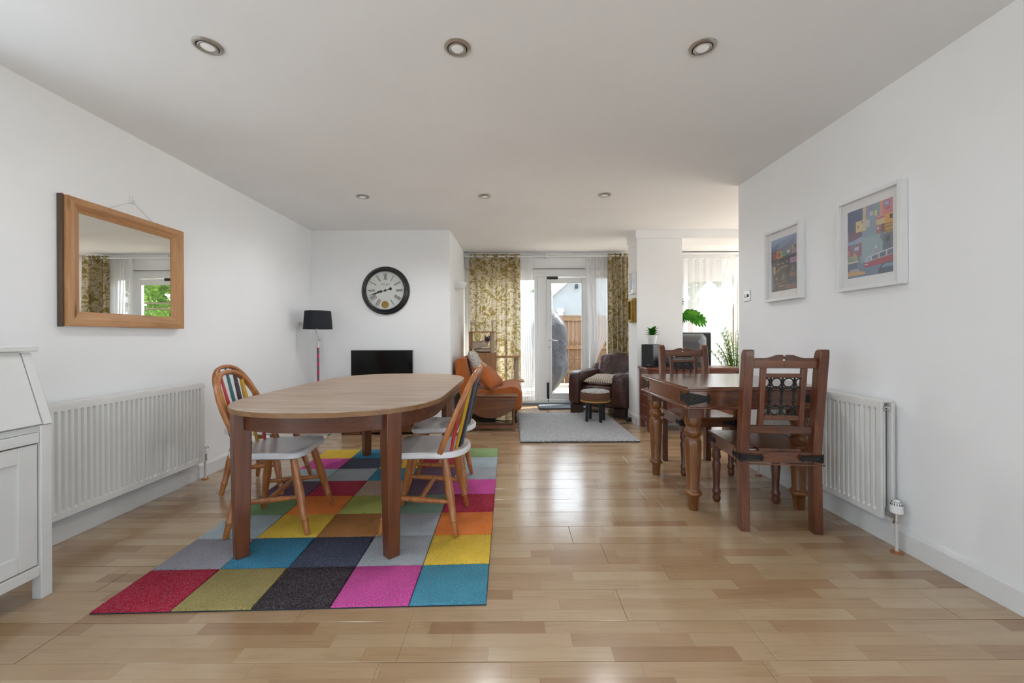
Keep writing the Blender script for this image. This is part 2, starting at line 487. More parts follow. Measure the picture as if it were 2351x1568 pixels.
w.box(XL-0.13, XL-0.07, WB[0]+0.06, WB[1]-0.06, WB[2], WB[2]+0.06); w.box(XL-0.13, XL-0.07, WB[0]+0.06, WB[1]-0.06, WB[3]-0.06, WB[3])
w7 = struct(w.build('added_window_7', M['upvc'], recalc=False))
MB().box(XL-0.105, XL-0.097, WB[0]+0.06, WB[1]-0.06, WB[2]+0.06, WB[3]-0.06).build('pane', M['glass'], w7)
def added_side_window(name, x, win):  # unseen windows added beside the camera to brighten the room
    w = MB(); n = 3
    st_ = (win[1]-win[0]-0.06)/n
    for i in range(n+1): w.box(x, x+0.06, win[0]+i*st_, win[0]+i*st_+0.06, SZ0, SZ1)
    w.box(x, x+0.06, win[0], win[1], SZ0, SZ0+0.06); w.box(x, x+0.06, win[0], win[1], SZ1-0.06, SZ1)
    w = struct(w.build(name, M['upvc'], recalc=False))
    for i in range(n): MB().box(x+0.025, x+0.033, win[0]+i*st_+0.06, win[0]+(i+1)*st_, SZ0+0.06, SZ1-0.06).build('pane', M['glass'], w)
added_side_window('added_window_5', XL-0.13, SWL)
added_side_window('added_window_6', XR+0.04, SWR)
bx('wall_right_return', M['wall'], XR+0.13, XE+0.2, 3.40, 3.53, -0.1, 2.5)
m = MB()
m.box(XE, XE+0.2, 3.53, 3.65, -0.1, 2.7); m.box(XE, XE+0.2, 6.42, YF+0.3, -0.1, 2.7); m.box(XE, XE+0.2, 3.65, 6.42, 2.28, 2.7)
struct(m.build('wall_far_right', M['wall'], recalc=False))
bx('wall_chimney', M['wall'], XL, XA, YC, YF+0.3, -0.1, 2.7)
bx('wall_pier', M['wall'], 1.552, 2.115, YP+0.012, 5.36, -0.1, ZC+0.02)
# ceiling: dining end, then the slightly higher garden end
struct(MB().box(XL-0.2, XE+0.2, YB-0.2, YC+0.02, ZC, ZC+0.2).build('ceiling', M['ceil']))
def zc2(Y): return ZC + 0.045*(Y-YC)/(YF-YC)
m = MB()
xs0, xs1, y0, y1 = XA-0.1, XE+0.1, YC+0.02, YF+0.05
m._add([(xs0,y0,ZC),(xs1,y0,ZC),(xs1,y1,zc2(y1)),(xs0,y1,zc2(y1)),(xs0,y0,ZC+.2),(xs1,y0,ZC+.2),(xs1,y1,zc2(y1)+.2),(xs0,y1,zc2(y1)+.2)],
       [(0,3,2,1),(4,5,6,7),(0,1,5,4),(1,2,6,5),(2,3,7,6),(3,0,4,7)])
struct(m.build('ceiling', M['ceil']))
# boxed beam carried on the pier
bx('trim_1', M['wall'], 1.536, XE, YP-0.003, 5.38, ZC-0.098, ZC+0.03, bevel=0.002)
# far wall with two openings, and a third for an added window
O1 = (-0.78, 1.64, 0.0, 2.20)
O2 = (2.16, 3.74, 0.0, 2.22)
m = MB()
T0, T1 = YF, YF+0.28
m.box(XA-0.1, O1[0], T0, T1, -0.1, 2.7); m.box(O1[0], O1[1], T0, T1, O1[3], 2.7)
m.box(O1[1], O2[0], T0, T1, -0.1, 2.7); m.box(O2[0], O2[1], T0, T1, O2[3], 2.7); m.box(O2[1], 3.95, T0, T1, -0.1, 2.7); m.box(3.95, 5.45, T0, T1, 2.22, 2.7); m.box(5.45, XE+0.1, T0, T1, -0.1, 2.7)
struct(m.build('wall_far', M['wall'], recalc=False))
# wall behind the camera with a window added for back light
m = MB()
m.box(XL-0.2, -1.2, YB-0.2, YB, -0.1, 2.6); m.box(0.8, XR+0.2, YB-0.2, YB, -0.1, 2.6)
m.box(-1.2, 0.8, YB-0.2, YB, -0.1, 0.95); m.box(-1.2, 0.8, YB-0.2, YB, 2.15, 2.6)
struct(m.build('wall_behind', M['wall'], recalc=False))
w3 = MB()
for x in (-1.2, -0.23, 0.74): w3.box(x, x+0.06, YB-0.12, YB-0.06, 0.95, 2.15)
w3.box(-1.2, 0.8, YB-0.12, YB-0.06, 0.95, 1.02); w3.box(-1.2, 0.8, YB-0.12, YB-0.06, 2.08, 2.15)
w3 = struct(w3.build('added_window_3', M['upvc'], recalc=False))
for i in range(2):
    x = -1.14 + i*0.97
    MB().box(x, x+0.91, YB-0.095, YB-0.085, 1.02, 2.08).build('pane', M['glass'], w3)

# baseboards
def base_prof(m, p0, p1, nrm, h=0.115, t=0.018):
    p0, p1, nrm = Vector(p0), Vector(p1), Vector(nrm)
    prof = [(0,0),(t,0),(t,h-0.022),(t*0.55,h-0.006),(0.004,h),(0,h)]
    vs_ = [p + nrm*a + Vector((0,0,b)) for p in (p0, p1) for a, b in prof]
    n = len(prof)
    m._add(vs_, [tuple(range(n)), tuple(range(2*n-1, n-1, -1))]+[(i,(i+1)%n,n+(i+1)%n,n+i) for i in range(n)])
    return m
struct(base_prof(MB(), (XL,YB,0.0005), (XL,YC,0.0005), (1,0,0)).build('baseboard_left', M['gloss'], angle=20))
struct(base_prof(MB(), (XR,YB,0.0005), (XR,3.53,0.0005), (-1,0,0)).build('baseboard_right', M['gloss'], angle=20))
struct(base_prof(base_prof(MB(), (XL+0.02,YC,0.0005), (XA+0.018,YC,0.0005), (0,-1,0)), (XA,YC-0.018,0.0005), (XA,YF,0.0005), (1,0,0)).build('baseboard_chimney', M['gloss'], angle=20))
struct(base_prof(base_prof(MB(), (1.552,YP,0.0005), (1.552,5.36,0.0005), (-1,0,0)), (1.534,YP+0.012,0.0005), (2.115,YP+0.012,0.0005), (0,-1,0)).build('baseboard_pier', M['gloss'], angle=20))

# ---- garden doors (main)
def frame_rect(m, x0, x1, z0, z1, w, y0, y1, wb=None, wt=None):
    wb = w if wb is None else wb; wt = w if wt is None else wt
    m.box(x0, x0+w, y0, y1, z0, z1); m.box(x1-w, x1, y0, y1, z0, z1)
    m.box(x0+w, x1-w, y0, y1, z0, z0+wb); m.box(x0+w, x1-w, y0, y1, z1-wt, z1)
    return m
FY0, FY1 = 6.53, 6.60
win = MB()
win.box(-0.78, -0.70, FY0, FY1, 0.03, 2.20); win.box(1.575, 1.64, FY0, FY1, 0.03, 2.20)
win.box(-0.70, 1.575, FY0, FY1, 2.075, 2.20)
win.box(-0.70, 1.575, FY0-0.012, FY1, 0.03, 0.088)
win.box(0.418, 0.565, FY0-0.004, FY1, 0.088, 2.075)
win.box(1.20, 1.345, FY0, FY1, 0.088, 2.075)
win = struct(win.build('window_1', M['upvc'], bevel=0.006, recalc=False))
def sash(parent, x0, x1, z0, z1, w, y0, wb=None, name='sash', wt=None):
    s = frame_rect(MB(), x0, x1, z0, z1, w, y0, y0+0.05, wb, wt).build(name, M['upvc'], parent, bevel=0.006, recalc=False)
    wb = w if wb is None else wb
    MB().box(x0+w-0.004, x1-w+0.004, y0+0.018, y0+0.026, z0+wb-0.004, z1-(wt or w)+0.004).build('pane', M['glass'], s)
    return s
sash(win, -0.70, 0.418, 0.088, 2.075, 0.055, FY0+0.006)
sash(win, 1.345, 1.575, 0.088, 2.075, 0.03, FY0+0.006)
MB().box(0.33, 0.56, FY0-0.012, FY0, 2.125, 2.14).build('trickle_vent', M['upvc'], win, bevel=0.003)
MB().box(-0.80, 1.66, 6.44, FY0, 2.20, 2.215).build('head_trim', M['gloss'], win, bevel=0.003)
MB().box(-0.78, 1.64, 6.47, 6.56, 0.0, 0.03).build('threshold', plain('threshold_grey', srgb(120,132,140), 0.4), win)
door = frame_rect(MB(), 0.567, 1.198, 0.092, 2.062, 0.066, FY0-0.016, FY0+0.045, 0.09, 0.09).build('door_1', M['upvc'], bevel=0.008, recalc=False)
struct(door)
MB().box(0.629, 1.136, FY0+0.012, FY0+0.02, 0.178, 1.976).build('pane', M['glass'], door)
bead = frame_rect(MB(), 0.628, 1.137, 0.176, 1.978, 0.014, FY0-0.022, FY0-0.012).build('glazing_bead', M['upvc'], door, bevel=0.003, recalc=False)
hd = MB().box(0.585, 0.612, FY0-0.024, FY0-0.016, 0.88, 1.10).build('handle_plate', M['upvc'], door, bevel=0.004)
MB().tube([(0.598,FY0-0.02,1.05),(0.598,FY0-0.062,1.05),(0.61,FY0-0.066,1.05),(0.73,FY0-0.066,1.035)], [0.009,0.009,0.009,0.007], 10).build('lever', M['chrome'], hd)
MB().lathe([(0.008,0),(0.008,0.006)], 12, Matrix.Translation((0.598,FY0-0.024,0.93)) @ Matrix.Rotation(R(90),4,'X')).build('keyhole', M['black'], hd)
for z0, z1, xx0, xx1 in ((2.028,2.075,0.565,0.745),(0.065,0.36,0.560,0.598)):
    h_ = MB()
    if xx1-xx0 > 0.1:
        h_.box(xx0, xx1, FY0-0.03, FY0-0.014, 2.03, 2.072)
    else:
        h_.box(xx0, xx1, FY0-0.03, FY0-0.014, 0.10, 0.36); h_.tube([(xx0+0.02,FY0-0.022,0.05),(xx0+0.02,FY0-0.022,0.12)], 0.006, 8)
    h_.build('hinge', M['black'], door, bevel=0.004)

w4 = MB()  # unseen side glazing added to bring in light from the right
for i in range(5): w4.box(XE+0.06, XE+0.13, 3.65+i*0.6775, 3.71+i*0.6775, 0.0, 2.28)
w4.box(XE+0.06, XE+0.13, 3.65, 6.42, 0.0, 0.06); w4.box(XE+0.06, XE+0.13, 3.65, 6.42, 2.22, 2.28)
w4 = struct(w4.build('added_window_4', M['upvc'], recalc=False))
for i in range(4): MB().box(XE+0.09, XE+0.10, 3.71+i*0.6775, 4.3275+i*0.6775, 0.06, 2.22).build('pane', M['glass'], w4)
w8 = MB()  # unseen window added to brighten the garden end
for x in (3.95, 4.67, 5.39): w8.box(x, x+0.06, YF+0.03, YF+0.10, 0.0, 2.22)
w8.box(3.95, 5.45, YF+0.03, YF+0.10, 0.0, 0.06); w8.box(3.95, 5.45, YF+0.03, YF+0.10, 2.16, 2.22)
w8 = struct(w8.build('added_window_8', M['upvc'], recalc=False))
for x in (4.01, 4.73): MB().box(x, x+0.66, YF+0.06, YF+0.07, 0.06, 2.16).build('pane', M['glass'], w8)
# unseen storey added above to block sky light and darken the patio side
struct(MB().box(XL-0.2, XE+0.2, 0.5, YF+0.28, 2.72, 5.6).build('wall_added_storey', M['wall']))
# ---- second set of garden doors (seen past the pier)
w2 = MB()
w2.box(2.16, 2.23, FY0, FY1, 0.03, 2.22); w2.box(3.66, 3.74, FY0, FY1, 0.03, 2.22); w2.box(2.23, 3.66, FY0, FY1, 2.10, 2.22); w2.box(2.23, 3.66, FY0, FY1, 0.0, 0.09)
w2.box(3.50, 3.56, FY0-0.01, FY1, 0.09, 2.10)
w2 = struct(w2.build('window_2', M['upvc'], bevel=0.006, recalc=False))
sash(w2, 2.23, 2.78, 0.09, 2.10, 0.06, FY0+0.006)
sash(w2, 2.78, 3.50, 0.09, 2.10, 0.075, FY0-0.006, 0.09, wt=0.11)
sash(w2, 3.56, 3.66, 0.09, 2.10, 0.02, FY0+0.006)

# ------------------------------------------------------------------ outside
M['patio'] = plain('sandstone_patio', srgb(170,160,142), 0.9, var=0.15, vscale=3, bump=0.2, bscale=20)
M['fence'] = wood('fence_larch', [(0.3, srgb(78,54,34)), (0.5, srgb(100,72,46)), (0.75, srgb(116,88,60))], 'Z', 1.0, 0.8, knots=0.5)
M['fenceh'] = wood('fence_larch_h', [(0.3, srgb(88,64,42)), (0.5, srgb(112,84,56)), (0.75, srgb(128,100,70))], 'X', 1.0, 0.8)
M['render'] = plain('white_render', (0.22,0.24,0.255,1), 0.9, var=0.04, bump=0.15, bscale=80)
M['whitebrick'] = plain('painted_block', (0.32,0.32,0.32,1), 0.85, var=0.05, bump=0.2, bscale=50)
M['cover'] = plain('grey_tarpaulin', srgb(52,55,61), 0.5, var=0.15, vscale=3, bump=0.6, bscale=9, bdist=0.04, spec=0.12)
M['bark'] = plain('bark', srgb(86,70,54), 0.9, var=0.2, bump=0.5, bscale=20)
struct(MB().box(-40, 40, -40, 40, -0.30, -0.14).build('ground', plain('bounce_gravel', (0.60,0.60,0.59,1), 0.9, var=0.08)))  # unseen outer ground, made pale to bounce light up to the ceiling
struct(MB().box(-14, 22, YF+0.28, 30, -0.14, -0.02).build('ground_patio', M['patio']))

fence = thing('garden_fence', 'brown timber board fence at the end of the patio', 'fence', (0, 9.4, -0.02))
nb = MB().box(-0.048, 0.048, -0.008, 0.008, 0, 1.54).build('board', M['fence'], fence, bevel=0.002)
nb.location = (0.56, 0, 0.04)
for i in range(1, 84):
    c = nb.copy(); COL.objects.link(c); c.location = (0.56+i*0.1015, (i % 2)*0.006, 0.04+random.uniform(-.004,.004))
MB().box(0.5, 9.1, -0.045, 0.03, 1.585, 1.62).build('capping', M['fenceh'], fence)
for z in (0.28, 0.84, 1.49):
    MB().box(0.5, 9.1, -0.05, -0.012, z, z+0.075).build('rail', M['fenceh'], fence, bevel=0.003)
for x in (2.9, 5.2, 7.4):
    MB().box(x-0.04, x+0.04, 0.012, 0.09, 0, 2.02).build('post', M['fence'], fence)
for z in (1.80, 1.93):
    MB().box(2.9, 9.1, -0.01, 0.02, z, z+0.035).build('trellis_rail', M['bark'], fence)

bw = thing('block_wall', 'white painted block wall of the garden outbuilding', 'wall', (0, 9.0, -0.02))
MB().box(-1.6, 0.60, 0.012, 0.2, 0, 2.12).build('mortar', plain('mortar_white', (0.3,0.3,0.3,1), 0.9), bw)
nb = None
for r_ in range(20):
    for c_ in range(7):
        x = -1.58 + c_*0.315 + (0.155 if r_ % 2 else 0)
        if x > 0.45: continue
        if nb is None:
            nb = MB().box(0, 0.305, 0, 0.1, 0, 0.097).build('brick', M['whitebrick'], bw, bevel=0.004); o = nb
        else:
            o = nb.copy(); COL.objects.link(o)
        o.location = (x-0.155 if False else x, random.uniform(-.002,.002), 0.005+r_*0.106)

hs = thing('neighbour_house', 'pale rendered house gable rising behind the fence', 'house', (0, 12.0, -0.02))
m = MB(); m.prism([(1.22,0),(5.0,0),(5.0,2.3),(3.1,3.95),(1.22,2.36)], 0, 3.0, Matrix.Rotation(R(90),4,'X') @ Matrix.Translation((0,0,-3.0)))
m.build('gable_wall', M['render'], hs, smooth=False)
MB().beam((1.02,-0.06,2.28),(3.12,-0.06,4.06),0.10,0.14,(0,1,0)).build('bargeboard', M['upvc'], hs)
MB().beam((5.2,-0.06,2.24),(3.10,-0.06,4.06),0.10,0.14,(0,1,0)).build('bargeboard', M['upvc'], hs)
m = MB(); m.box(1.36,1.50,-0.15,-0.02,1.2,1.86); m.box(1.33,1.53,-0.17,-0.02,1.86,1.95)
m.build('downpipe', M['upvc'], hs, bevel=0.01)
MB().box(1.88,1.96,-0.12,-0.01,2.56,2.68).build('security_lamp', M['blackmatt'], hs, bevel=0.01)

# covered garden chair
def cover_fn(p):
    x, y, z = p
    z1 = z + 0.84
    t = z1/1.68
    w = 0.23 + 0.145*math.sin(min(1, max(0, t))*PI*0.95) + 0.04*math.sin(t*9)
    if t > 0.8: w *= 1 - 1.1*(t-0.8)**1.1*2.0
    if t < 0.22: w *= 0.82 + 0.8*t
    a = math.atan2(y, x)
    rip = 1 + 0.05*math.sin(5*a+t*7) + 0.03*math.sin(9*a-t*11)
    q = math.hypot(x/0.4, y/0.4)
    return (math.cos(a)*w*q*rip + 0.03*math.sin(t*2.6) - 0.02, math.sin(a)*w*q*rip, z)
tc_ = thing('covered_garden_chair', 'tall garden chair wrapped in a grey weatherproof cover on the patio', 'garden chair', (0.755, 8.2, -0.02))
MB().sup((0,0,0.84), (0.40,0.40,0.84), 0.55, 0.9, 40, 30, fn=cover_fn).build('cover', M['cover'], tc_)
MB().tube([(0.16+0.33*math.cos(a)*(0.95), -0.30-0.02*math.sin(3*a), 0.66+a*0.16) for a in [-1.2+0.3*i for i in range(9)]], 0.006, 6).build('drawstring', M['blackmatt'], tc_)

# closed parasol
pr = thing('garden_parasol', 'closed white garden parasol standing on the patio', 'parasol', (3.92, 8.0, -0.02))
def par_fn(u, v):
    a = 2*PI*u
    z = 0.55 + v*1.42
    rr = (0.44 - 0.34*v**0.9)*(1 + 0.13*math.sin(a*8))
    return (rr*math.cos(a), rr*math.sin(a), z)
MB().grid(par_fn, 64, 12).build('canopy', M['parasol'], pr, recalc=False)
def cap_fn(u, v):
    a = 2*PI*u
    rr = 0.185*(1-v)**0.8*(1+0.10*(1-v)*math.sin(a*8)) + 0.03
    return (rr*math.cos(a), rr*math.sin(a), 1.93 + 0.27*v - 0.02*(1-v)*math.cos(a*8))
MB().grid(cap_fn, 64, 8).build('top_cap', M['parasol'], pr, recalc=False)
MB().tube([(0,0,0),(0,0,2.22)], 0.022, 10).build('pole', M['upvc'], pr)
MB().lathe([(0.26,0),(0.26,0.05),(0.08,0.09),(0.04,0.3)], 20).build('base', M['blackmatt'], pr)

def tree(loc, h, rx, n, seed, label, lsz=0.16):
    rd = random.Random(seed)
    t = thing('garden_tree', label, 'tree', loc, 0, 'trees beyond the garden')
    m = MB(); m.tube([(0,0,0),(0.05,0.05,h*0.3),(0.0,0.1,h*0.62)], [0.14,0.11,0.06], 8)
    for i in range(6):
        a = i*1.05; m.tube([(0.02,0.05,h*(0.28+0.04*i)),(math.cos(a)*rx*0.35,math.sin(a)*rx*0.35,h*(0.45+0.05*i)),(math.cos(a)*rx*0.6,math.sin(a)*rx*0.6,h*(0.55+0.05*i))],[0.05,0.035,0.015],6)
    m.build('trunk', M['bark'], t)
    m = MB()
    cl = [(rd.gauss(0,rx*0.45), rd.gauss(0,rx*0.45), h*rd.uniform(0.15,0.95), rd.uniform(0.35,0.8)) for _ in range(26)]
    for i in range(n):
        cx, cy, cz, cr = rd.choice(cl)
        v = Vector((rd.gauss(0,1),rd.gauss(0,1),rd.gauss(0,1))).normalized()*cr*rd.uniform(0.6,1.0)
        p = Vector((cx,cy,cz)) + v
        if p.z < 0.1: continue
        a = Vector((rd.gauss(0,1),rd.gauss(0,1),rd.gauss(0,0.6))).normalized()*lsz
        b = a.cross(Vector((rd.gauss(0,1),rd.gauss(0,1),rd.gauss(0,1)))).normalized()*lsz*0.55
        m._add([p-a, p+b*0.8, p+a, p-b*0.8], [(0,1,2,3)])
    m.build('crown', M['treeleaf'], t, recalc=False, smooth=False)
    return t
tree((7.0, 15.6, -0.02), 5.6, 2.2, 5200, 1, 'leafy tree behind the closed parasol')
tree((11.2, 20.5, -0.02), 5.2, 2.2, 5200, 2, 'tall leafy tree beyond the trellis topped fence')
tree((16.5, 17.0, -0.02), 5.0, 2.2, 4200, 3, 'broad leafy tree furthest beyond the fence')
tree((8.4, 11.6, -0.02), 2.6, 1.2, 3200, 4, 'low yellow green shrub close behind the fence')
sh = thing('garden_shrub', 'small green shrub poking above the white block wall', 'shrub', (0.55, 10.0, -0.02))
m = MB(); m.tube([(0,0,0),(0.02,0,1.9)], [0.05,0.02], 7); m.build('stem', M['bark'], sh)
m = MB(); rd = random.Random(5)
for i in range(420):
    v = Vector((rd.gauss(0,1),rd.gauss(0,1),rd.gauss(0,1))).normalized()*rd.uniform(0.05,0.17); p = Vector((0.03,0,2.17))+v
    a = Vector((rd.gauss(0,1),rd.gauss(0,1),rd.gauss(0,1))).normalized()*0.05; b = a.orthogonal().normalized()*0.025
    m._add([p-a,p+b,p+a,p-b],[(0,1,2,3)])
m.build('foliage', M['leaf'], sh, recalc=False, smooth=False)
gp = thing('swing_frame', 'curved grey metal garden swing frame standing before the fence', 'swing frame', (5.0, 8.9, -0.02))
MB().tube([(-0.5,0,2.12),(-0.35,0,2.15),(0.1,0,1.95),(0.6,0,1.5),(0.9,0,0.7),(1.0,0,0.03)], 0.035, 10).build('arm', plain('grey_steel', srgb(120,134,150), 0.4, 0.3), gp)
MB().lathe([(0.45,0),(0.45,0.03),(0.05,0.05)], 20, Matrix.Translation((0.9,0,0))).build('base', M['blackmatt'], gp)

# ------------------------------------------------------------------ mirror
mr = thing('wall_mirror', 'pine framed rectangular mirror hung by a cord above the radiator', 'mirror', (XL, 2.567, 1.165))
HW, HH, TF = 0.388, 0.71, 0.082   # half width (along Y), height, frame width
def miter(m, a0, a1, b0, b1, xf, xb):
    """bevelled frame bar: outer edge a0->a1, inner edge b0->b1 (y,z)"""
    pts = [(0.004,)+a0, (0.004,)+a1, (xf,)+a1, (xf,)+a0]
    am0 = tuple(p+(q-p)*0.45 for p, q in zip(a0, b0)); am1 = tuple(p+(q-p)*0.45 for p, q in zip(a1, b1))
    vs_ = [(0.004,)+a0,(0.004,)+a1,(xf,)+a1,(xf,)+a0,(xf-0.002,)+am1,(xf-0.002,)+am0,(xb,)+b1,(xb,)+b0,(0.004,)+b1,(0.004,)+b0]
    m._add(vs_, [(0,1,2,3),(3,2,4,5),(5,4,6,7),(7,6,8,9),(9,8,1,0),(0,3,5,7,9),(1,8,6,4,2)])
    return m
oc = [(-HW,0),(HW,0),(HW,HH),(-HW,HH)]
ic = [(-HW+TF,TF),(HW-TF,TF),(HW-TF,HH-TF+0.008),(-HW+TF,HH-TF+0.008)]
for i in range(4):
    j = (i+1) % 4
    miter(MB(), oc[i], oc[j], ic[i], ic[j], 0.046, 0.022).build('frame_bar', M['pineh'] if i % 2 == 0 else M['pine'], mr, angle=12)
MB().box(0.002, 0.03, -HW-0.012, -HW, -0.004, HH+0.006).build('frame_side', wood('aged_pine', [(0.3, srgb(70,54,40)), (0.7, srgb(104,82,62))], 'Z', 1, 0.7), mr, bevel=0.003)
MB().box(0.003, 0.018, -HW+TF-0.01, HW-TF+0.01, TF-0.01, HH-TF+0.018).build('glass', M['mirror'], mr)
MB().tube([(0.01,-0.16,HH-0.01),(0.012,0.03,HH+0.10),(0.01,0.20,HH-0.01)], 0.0016, 6).build('cord', M['rubber'], mr)
hk = MB(); hk.box(0.001,0.008,0.018,0.040,HH+0.09,HH+0.135); hk.tube([(0.008,0.03,HH+0.115),(0.02,0.03,HH+0.098),(0.022,0.03,HH+0.108)],0.003,6)
hk.build('hook', M['upvc'], mr)

# ------------------------------------------------------------------ radiators
def radiator(name, label, loc, sgn, Ln, valve_near, valve_far_pipe=True):
    """local: length along +Y, wall side at x=0, room side +x (sgn flips)"""
    t = thing(name, label, 'radiator', loc, 0)
    S = Matrix.Scale(sgn, 4, (1,0,0))
    zb, zt = 0.15, 0.75
    def panel(x, thick=0.012):
        m = MB()
        n = int(Ln/0.0333)
        ys, e = [], 0.024
        pit = (Ln-2*e)/n
        prof = [(0, 0), (e*0.6, 0)]
        for i in range(n):
            y = e + i*pit
            prof += [(y+0.002,0),(y+0.006,-0.016),(y+pit*0.42,-0.016),(y+pit*0.42+0.006,0)]
        prof += [(Ln,0)]
        # rows: bottom edge, start of flutes, end of flutes, top edge
        zs = [(zb,0,-0.006),(zb+0.004,0,0),(zb+0.034,0,0),(zb+0.046,1,0),(zt-0.046,1,0),(zt-0.034,0,0),(zt-0.004,0,0),(zt,0,-0.006)]
        vs_ = [(x + (d*k_ + off), y, z) for z, k_, off in zs for y, d in prof]
        nn = len(prof)
        fs = [(j*nn+i, j*nn+i+1, (j+1)*nn+i+1, (j+1)*nn+i) for j in range(len(zs)-1) for i in range(nn-1)]
        m._add(vs_, fs, S)
        m.box(x-thick-0.010, x-0.0165, 0.003, Ln-0.003, zb, zt, S)
        m.box(x-0.012, x-0.0005, 0, 0.004, zb+0.003, zt-0.003, S); m.box(x-0.012, x-0.0005, Ln-0.004, Ln, zb+0.003, zt-0.003, S)
        return m
    panel(0.090).build('front_panel', M['rad'], t, angle=25)
    panel(0.034).build('back_panel', M['rad'], t, angle=25)
    g = MB(); g.box(0.03,0.088,0.0,Ln,zt-0.004,zt+0.006,S); g.box(0.045,0.078,0.02,0.03,zb+0.05,zt-0.05,S)
    g.build('top_grille', M['rad'], t, bevel=0.002)
    ye = 0 if valve_near else Ln
    dr = -1 if valve_near else 1
    MB().tube([S@Vector((0.065,ye,zt-0.03)),S@Vector((0.065,ye+dr*0.022,zt-0.03))],[0.013,0.011],12).build('bleed_valve', M['chrome'], t)
    def tail(y, d, full):
        X = 0.055
        pipe = MB(); pipe.tube([S@Vector((X,y+d*0.048,0.004)),S@Vector((X,y+d*0.048,0.15))],0.0078,12)
        pipe.build('pipe', M['rubber'], t)
        c = MB(); c.lathe([(0.024,0.001),(0.024,0.006),(0.013,0.009)],16,Matrix.Translation(S@Vector((X,y+d*0.048,0))))
        c.build('floor_collar', M['beech'], t)
        b = MB(); b.tube([S@Vector((X,y+d*0.001,0.178)),S@Vector((X,y+d*0.048,0.178))],0.011,12); b.tube([S@Vector((X,y+d*0.048,0.145)),S@Vector((X,y+d*0.048,0.155)),S@Vector((X,y+d*0.048,0.156)),S@Vector((X,y+d*0.048,0.20))],[0.015,0.015,0.012,0.012],12)
        vb = b.build('valve_body', M['brushed'], t)
        if full:
            h_ = MB(); h_.lathe([(0.019,0.196),(0.026,0.202),(0.026,0.235),(0.023,0.238),(0.021,0.252),(0.012,0.263),(0.002,0.266)],20,Matrix.Translation(S@Vector((X,y+d*0.048,0))))
            hh = h_.build('valve_head', M['upvc'], t)
            sl = MB()
            for i in range(14):
                a = 2*PI*i/14
                p = S@Vector((X,y+d*0.048,0)); sl.beam(p+Vector((0.0235*math.cos(a),0.0235*math.sin(a),0.240)),p+Vector((0.0165*math.cos(a),0.0165*math.sin(a),0.258)),0.003,0.003)
            sl.build('vent_slot', M['blackmatt'], hh)
        else:
            MB().lathe([(0.012,0.2),(0.014,0.205),(0.014,0.235),(0.010,0.24)],14,Matrix.Translation(S@Vector((X,y+d*0.048,0)))).build('valve_head', M['upvc'], t)
    tail(0, -1, valve_near); tail(Ln, 1, not valve_near)
    return t
radiator('radiator', 'long white panel radiator under the pine mirror', (XL+0.004, 2.045, 0), 1, 1.04, False)
radiator('radiator', 'white double panel radiator behind the dark wood table', (XR-0.004, 2.075, 0), -1, 1.04, True)

# ------------------------------------------------------------------ bureau
bu = thing('writing_bureau', 'white fall front writing bureau against the wall', 'bureau', (XL+0.02, 1.735, 0))
# local: +x into the room (front at 0.45), y 0 is the far end, extends to -y
BD, BWd = 0.448, 0.92
def bbx(name, *a, parent=bu, bevel=0.003): return MB().box(*a).build(name, M['bureau'], parent, bevel=bevel)
for y in (-0.042, -BWd):
    for x in (0.0, BD-0.042):
        bbx('leg', x, x+0.042, y, y+0.042, 0, 0.73)
bbx('side_panel', 0.03, BD-0.04, -0.035, -0.012, 0.10, 0.73); bbx('side_panel', 0.03, BD-0.04, -BWd+0.012, -BWd+0.035, 0.10, 0.73)
bbx('back_panel', 0.0, 0.015, -BWd, 0, 0.1, 1.03)
bbx('bottom_rail', BD-0.036, BD-0.004, -BWd+0.042, -0.042, 0.098, 0.142)
bbx('top_rail', BD-0.036, BD-0.004, -BWd+0.042, -0.042, 0.658, 0.70)
bbx('shelf', 0.015, BD-0.02, -BWd+0.03, -0.03, 0.70, 0.728)
for k_ in range(2):
    y1 = -0.046 - k_*0.416; y0 = y1-0.412
    d = frame_rect(MB(), 0, 0.412, 0.147, 0.653, 0.066, 0, 0.02)
    d.v = [Vector((BD-0.03+v.y, y0+v.x, v.z)) for v in d.v]
    d = d.build('door', M['bureau'], bu, bevel=0.002)
    MB().box(BD-0.028, BD-0.02, y0+0.06, y1-0.06, 0.21, 0.59).build('door_panel', M['bureau'], d)
    yy = y1-0.37 if k_ == 0 else y1-0.04
    MB().lathe([(0.006,0),(0.006,0.012),(0.013,0.018),(0.012,0.026)],14,Matrix.Translation((BD-0.01,yy,0.5))@Matrix.Rotation(R(90),4,'Y')).build('knob', M['brushed'], d)
# sloped upper part
sl_x0, sl_z0, sl_x1, sl_z1 = BD+0.006, 0.732, BD-0.088, 1.035
for y in (-0.034, -BWd):
    m = MB(); m.prism([(0.0,0.732),(sl_x0,0.732),(sl_x1,1.035),(0.0,1.035)], 0, 0.034, Matrix.Translation((0,y+0.034,0))@Matrix.Rotation(R(90),4,'X'))
    m.build('upper_side', M['bureau'], bu, bevel=0.003)
nx = Vector((sl_x1-sl_x0, 0, sl_z1-sl_z0)); nl = nx.length; nx.normalize(); nn_ = Vector((nx.z,0,-nx.x))
fmat = Matrix(((nx.x,0,nn_.x,sl_x0),(0,1,0,0),(nx.z,0,nn_.z,sl_z0),(0,0,0,1)))
ff = MB().box(0.004, nl-0.01, -BWd+0.038, -0.038, -0.022, -0.002, fmat).build('fall_front', M['bureau'], bu, bevel=0.002)
MB().box(0.0, BD-0.07, -BWd-0.01, 0.012, 1.040, 1.062).build('top', M['bureau'], bu, bevel=0.003)
MB().box(0.0, sl_x1-0.004, -BWd+0.04, -0.04, 1.02, 1.040).build('top_batten', M['bureau'], bu)
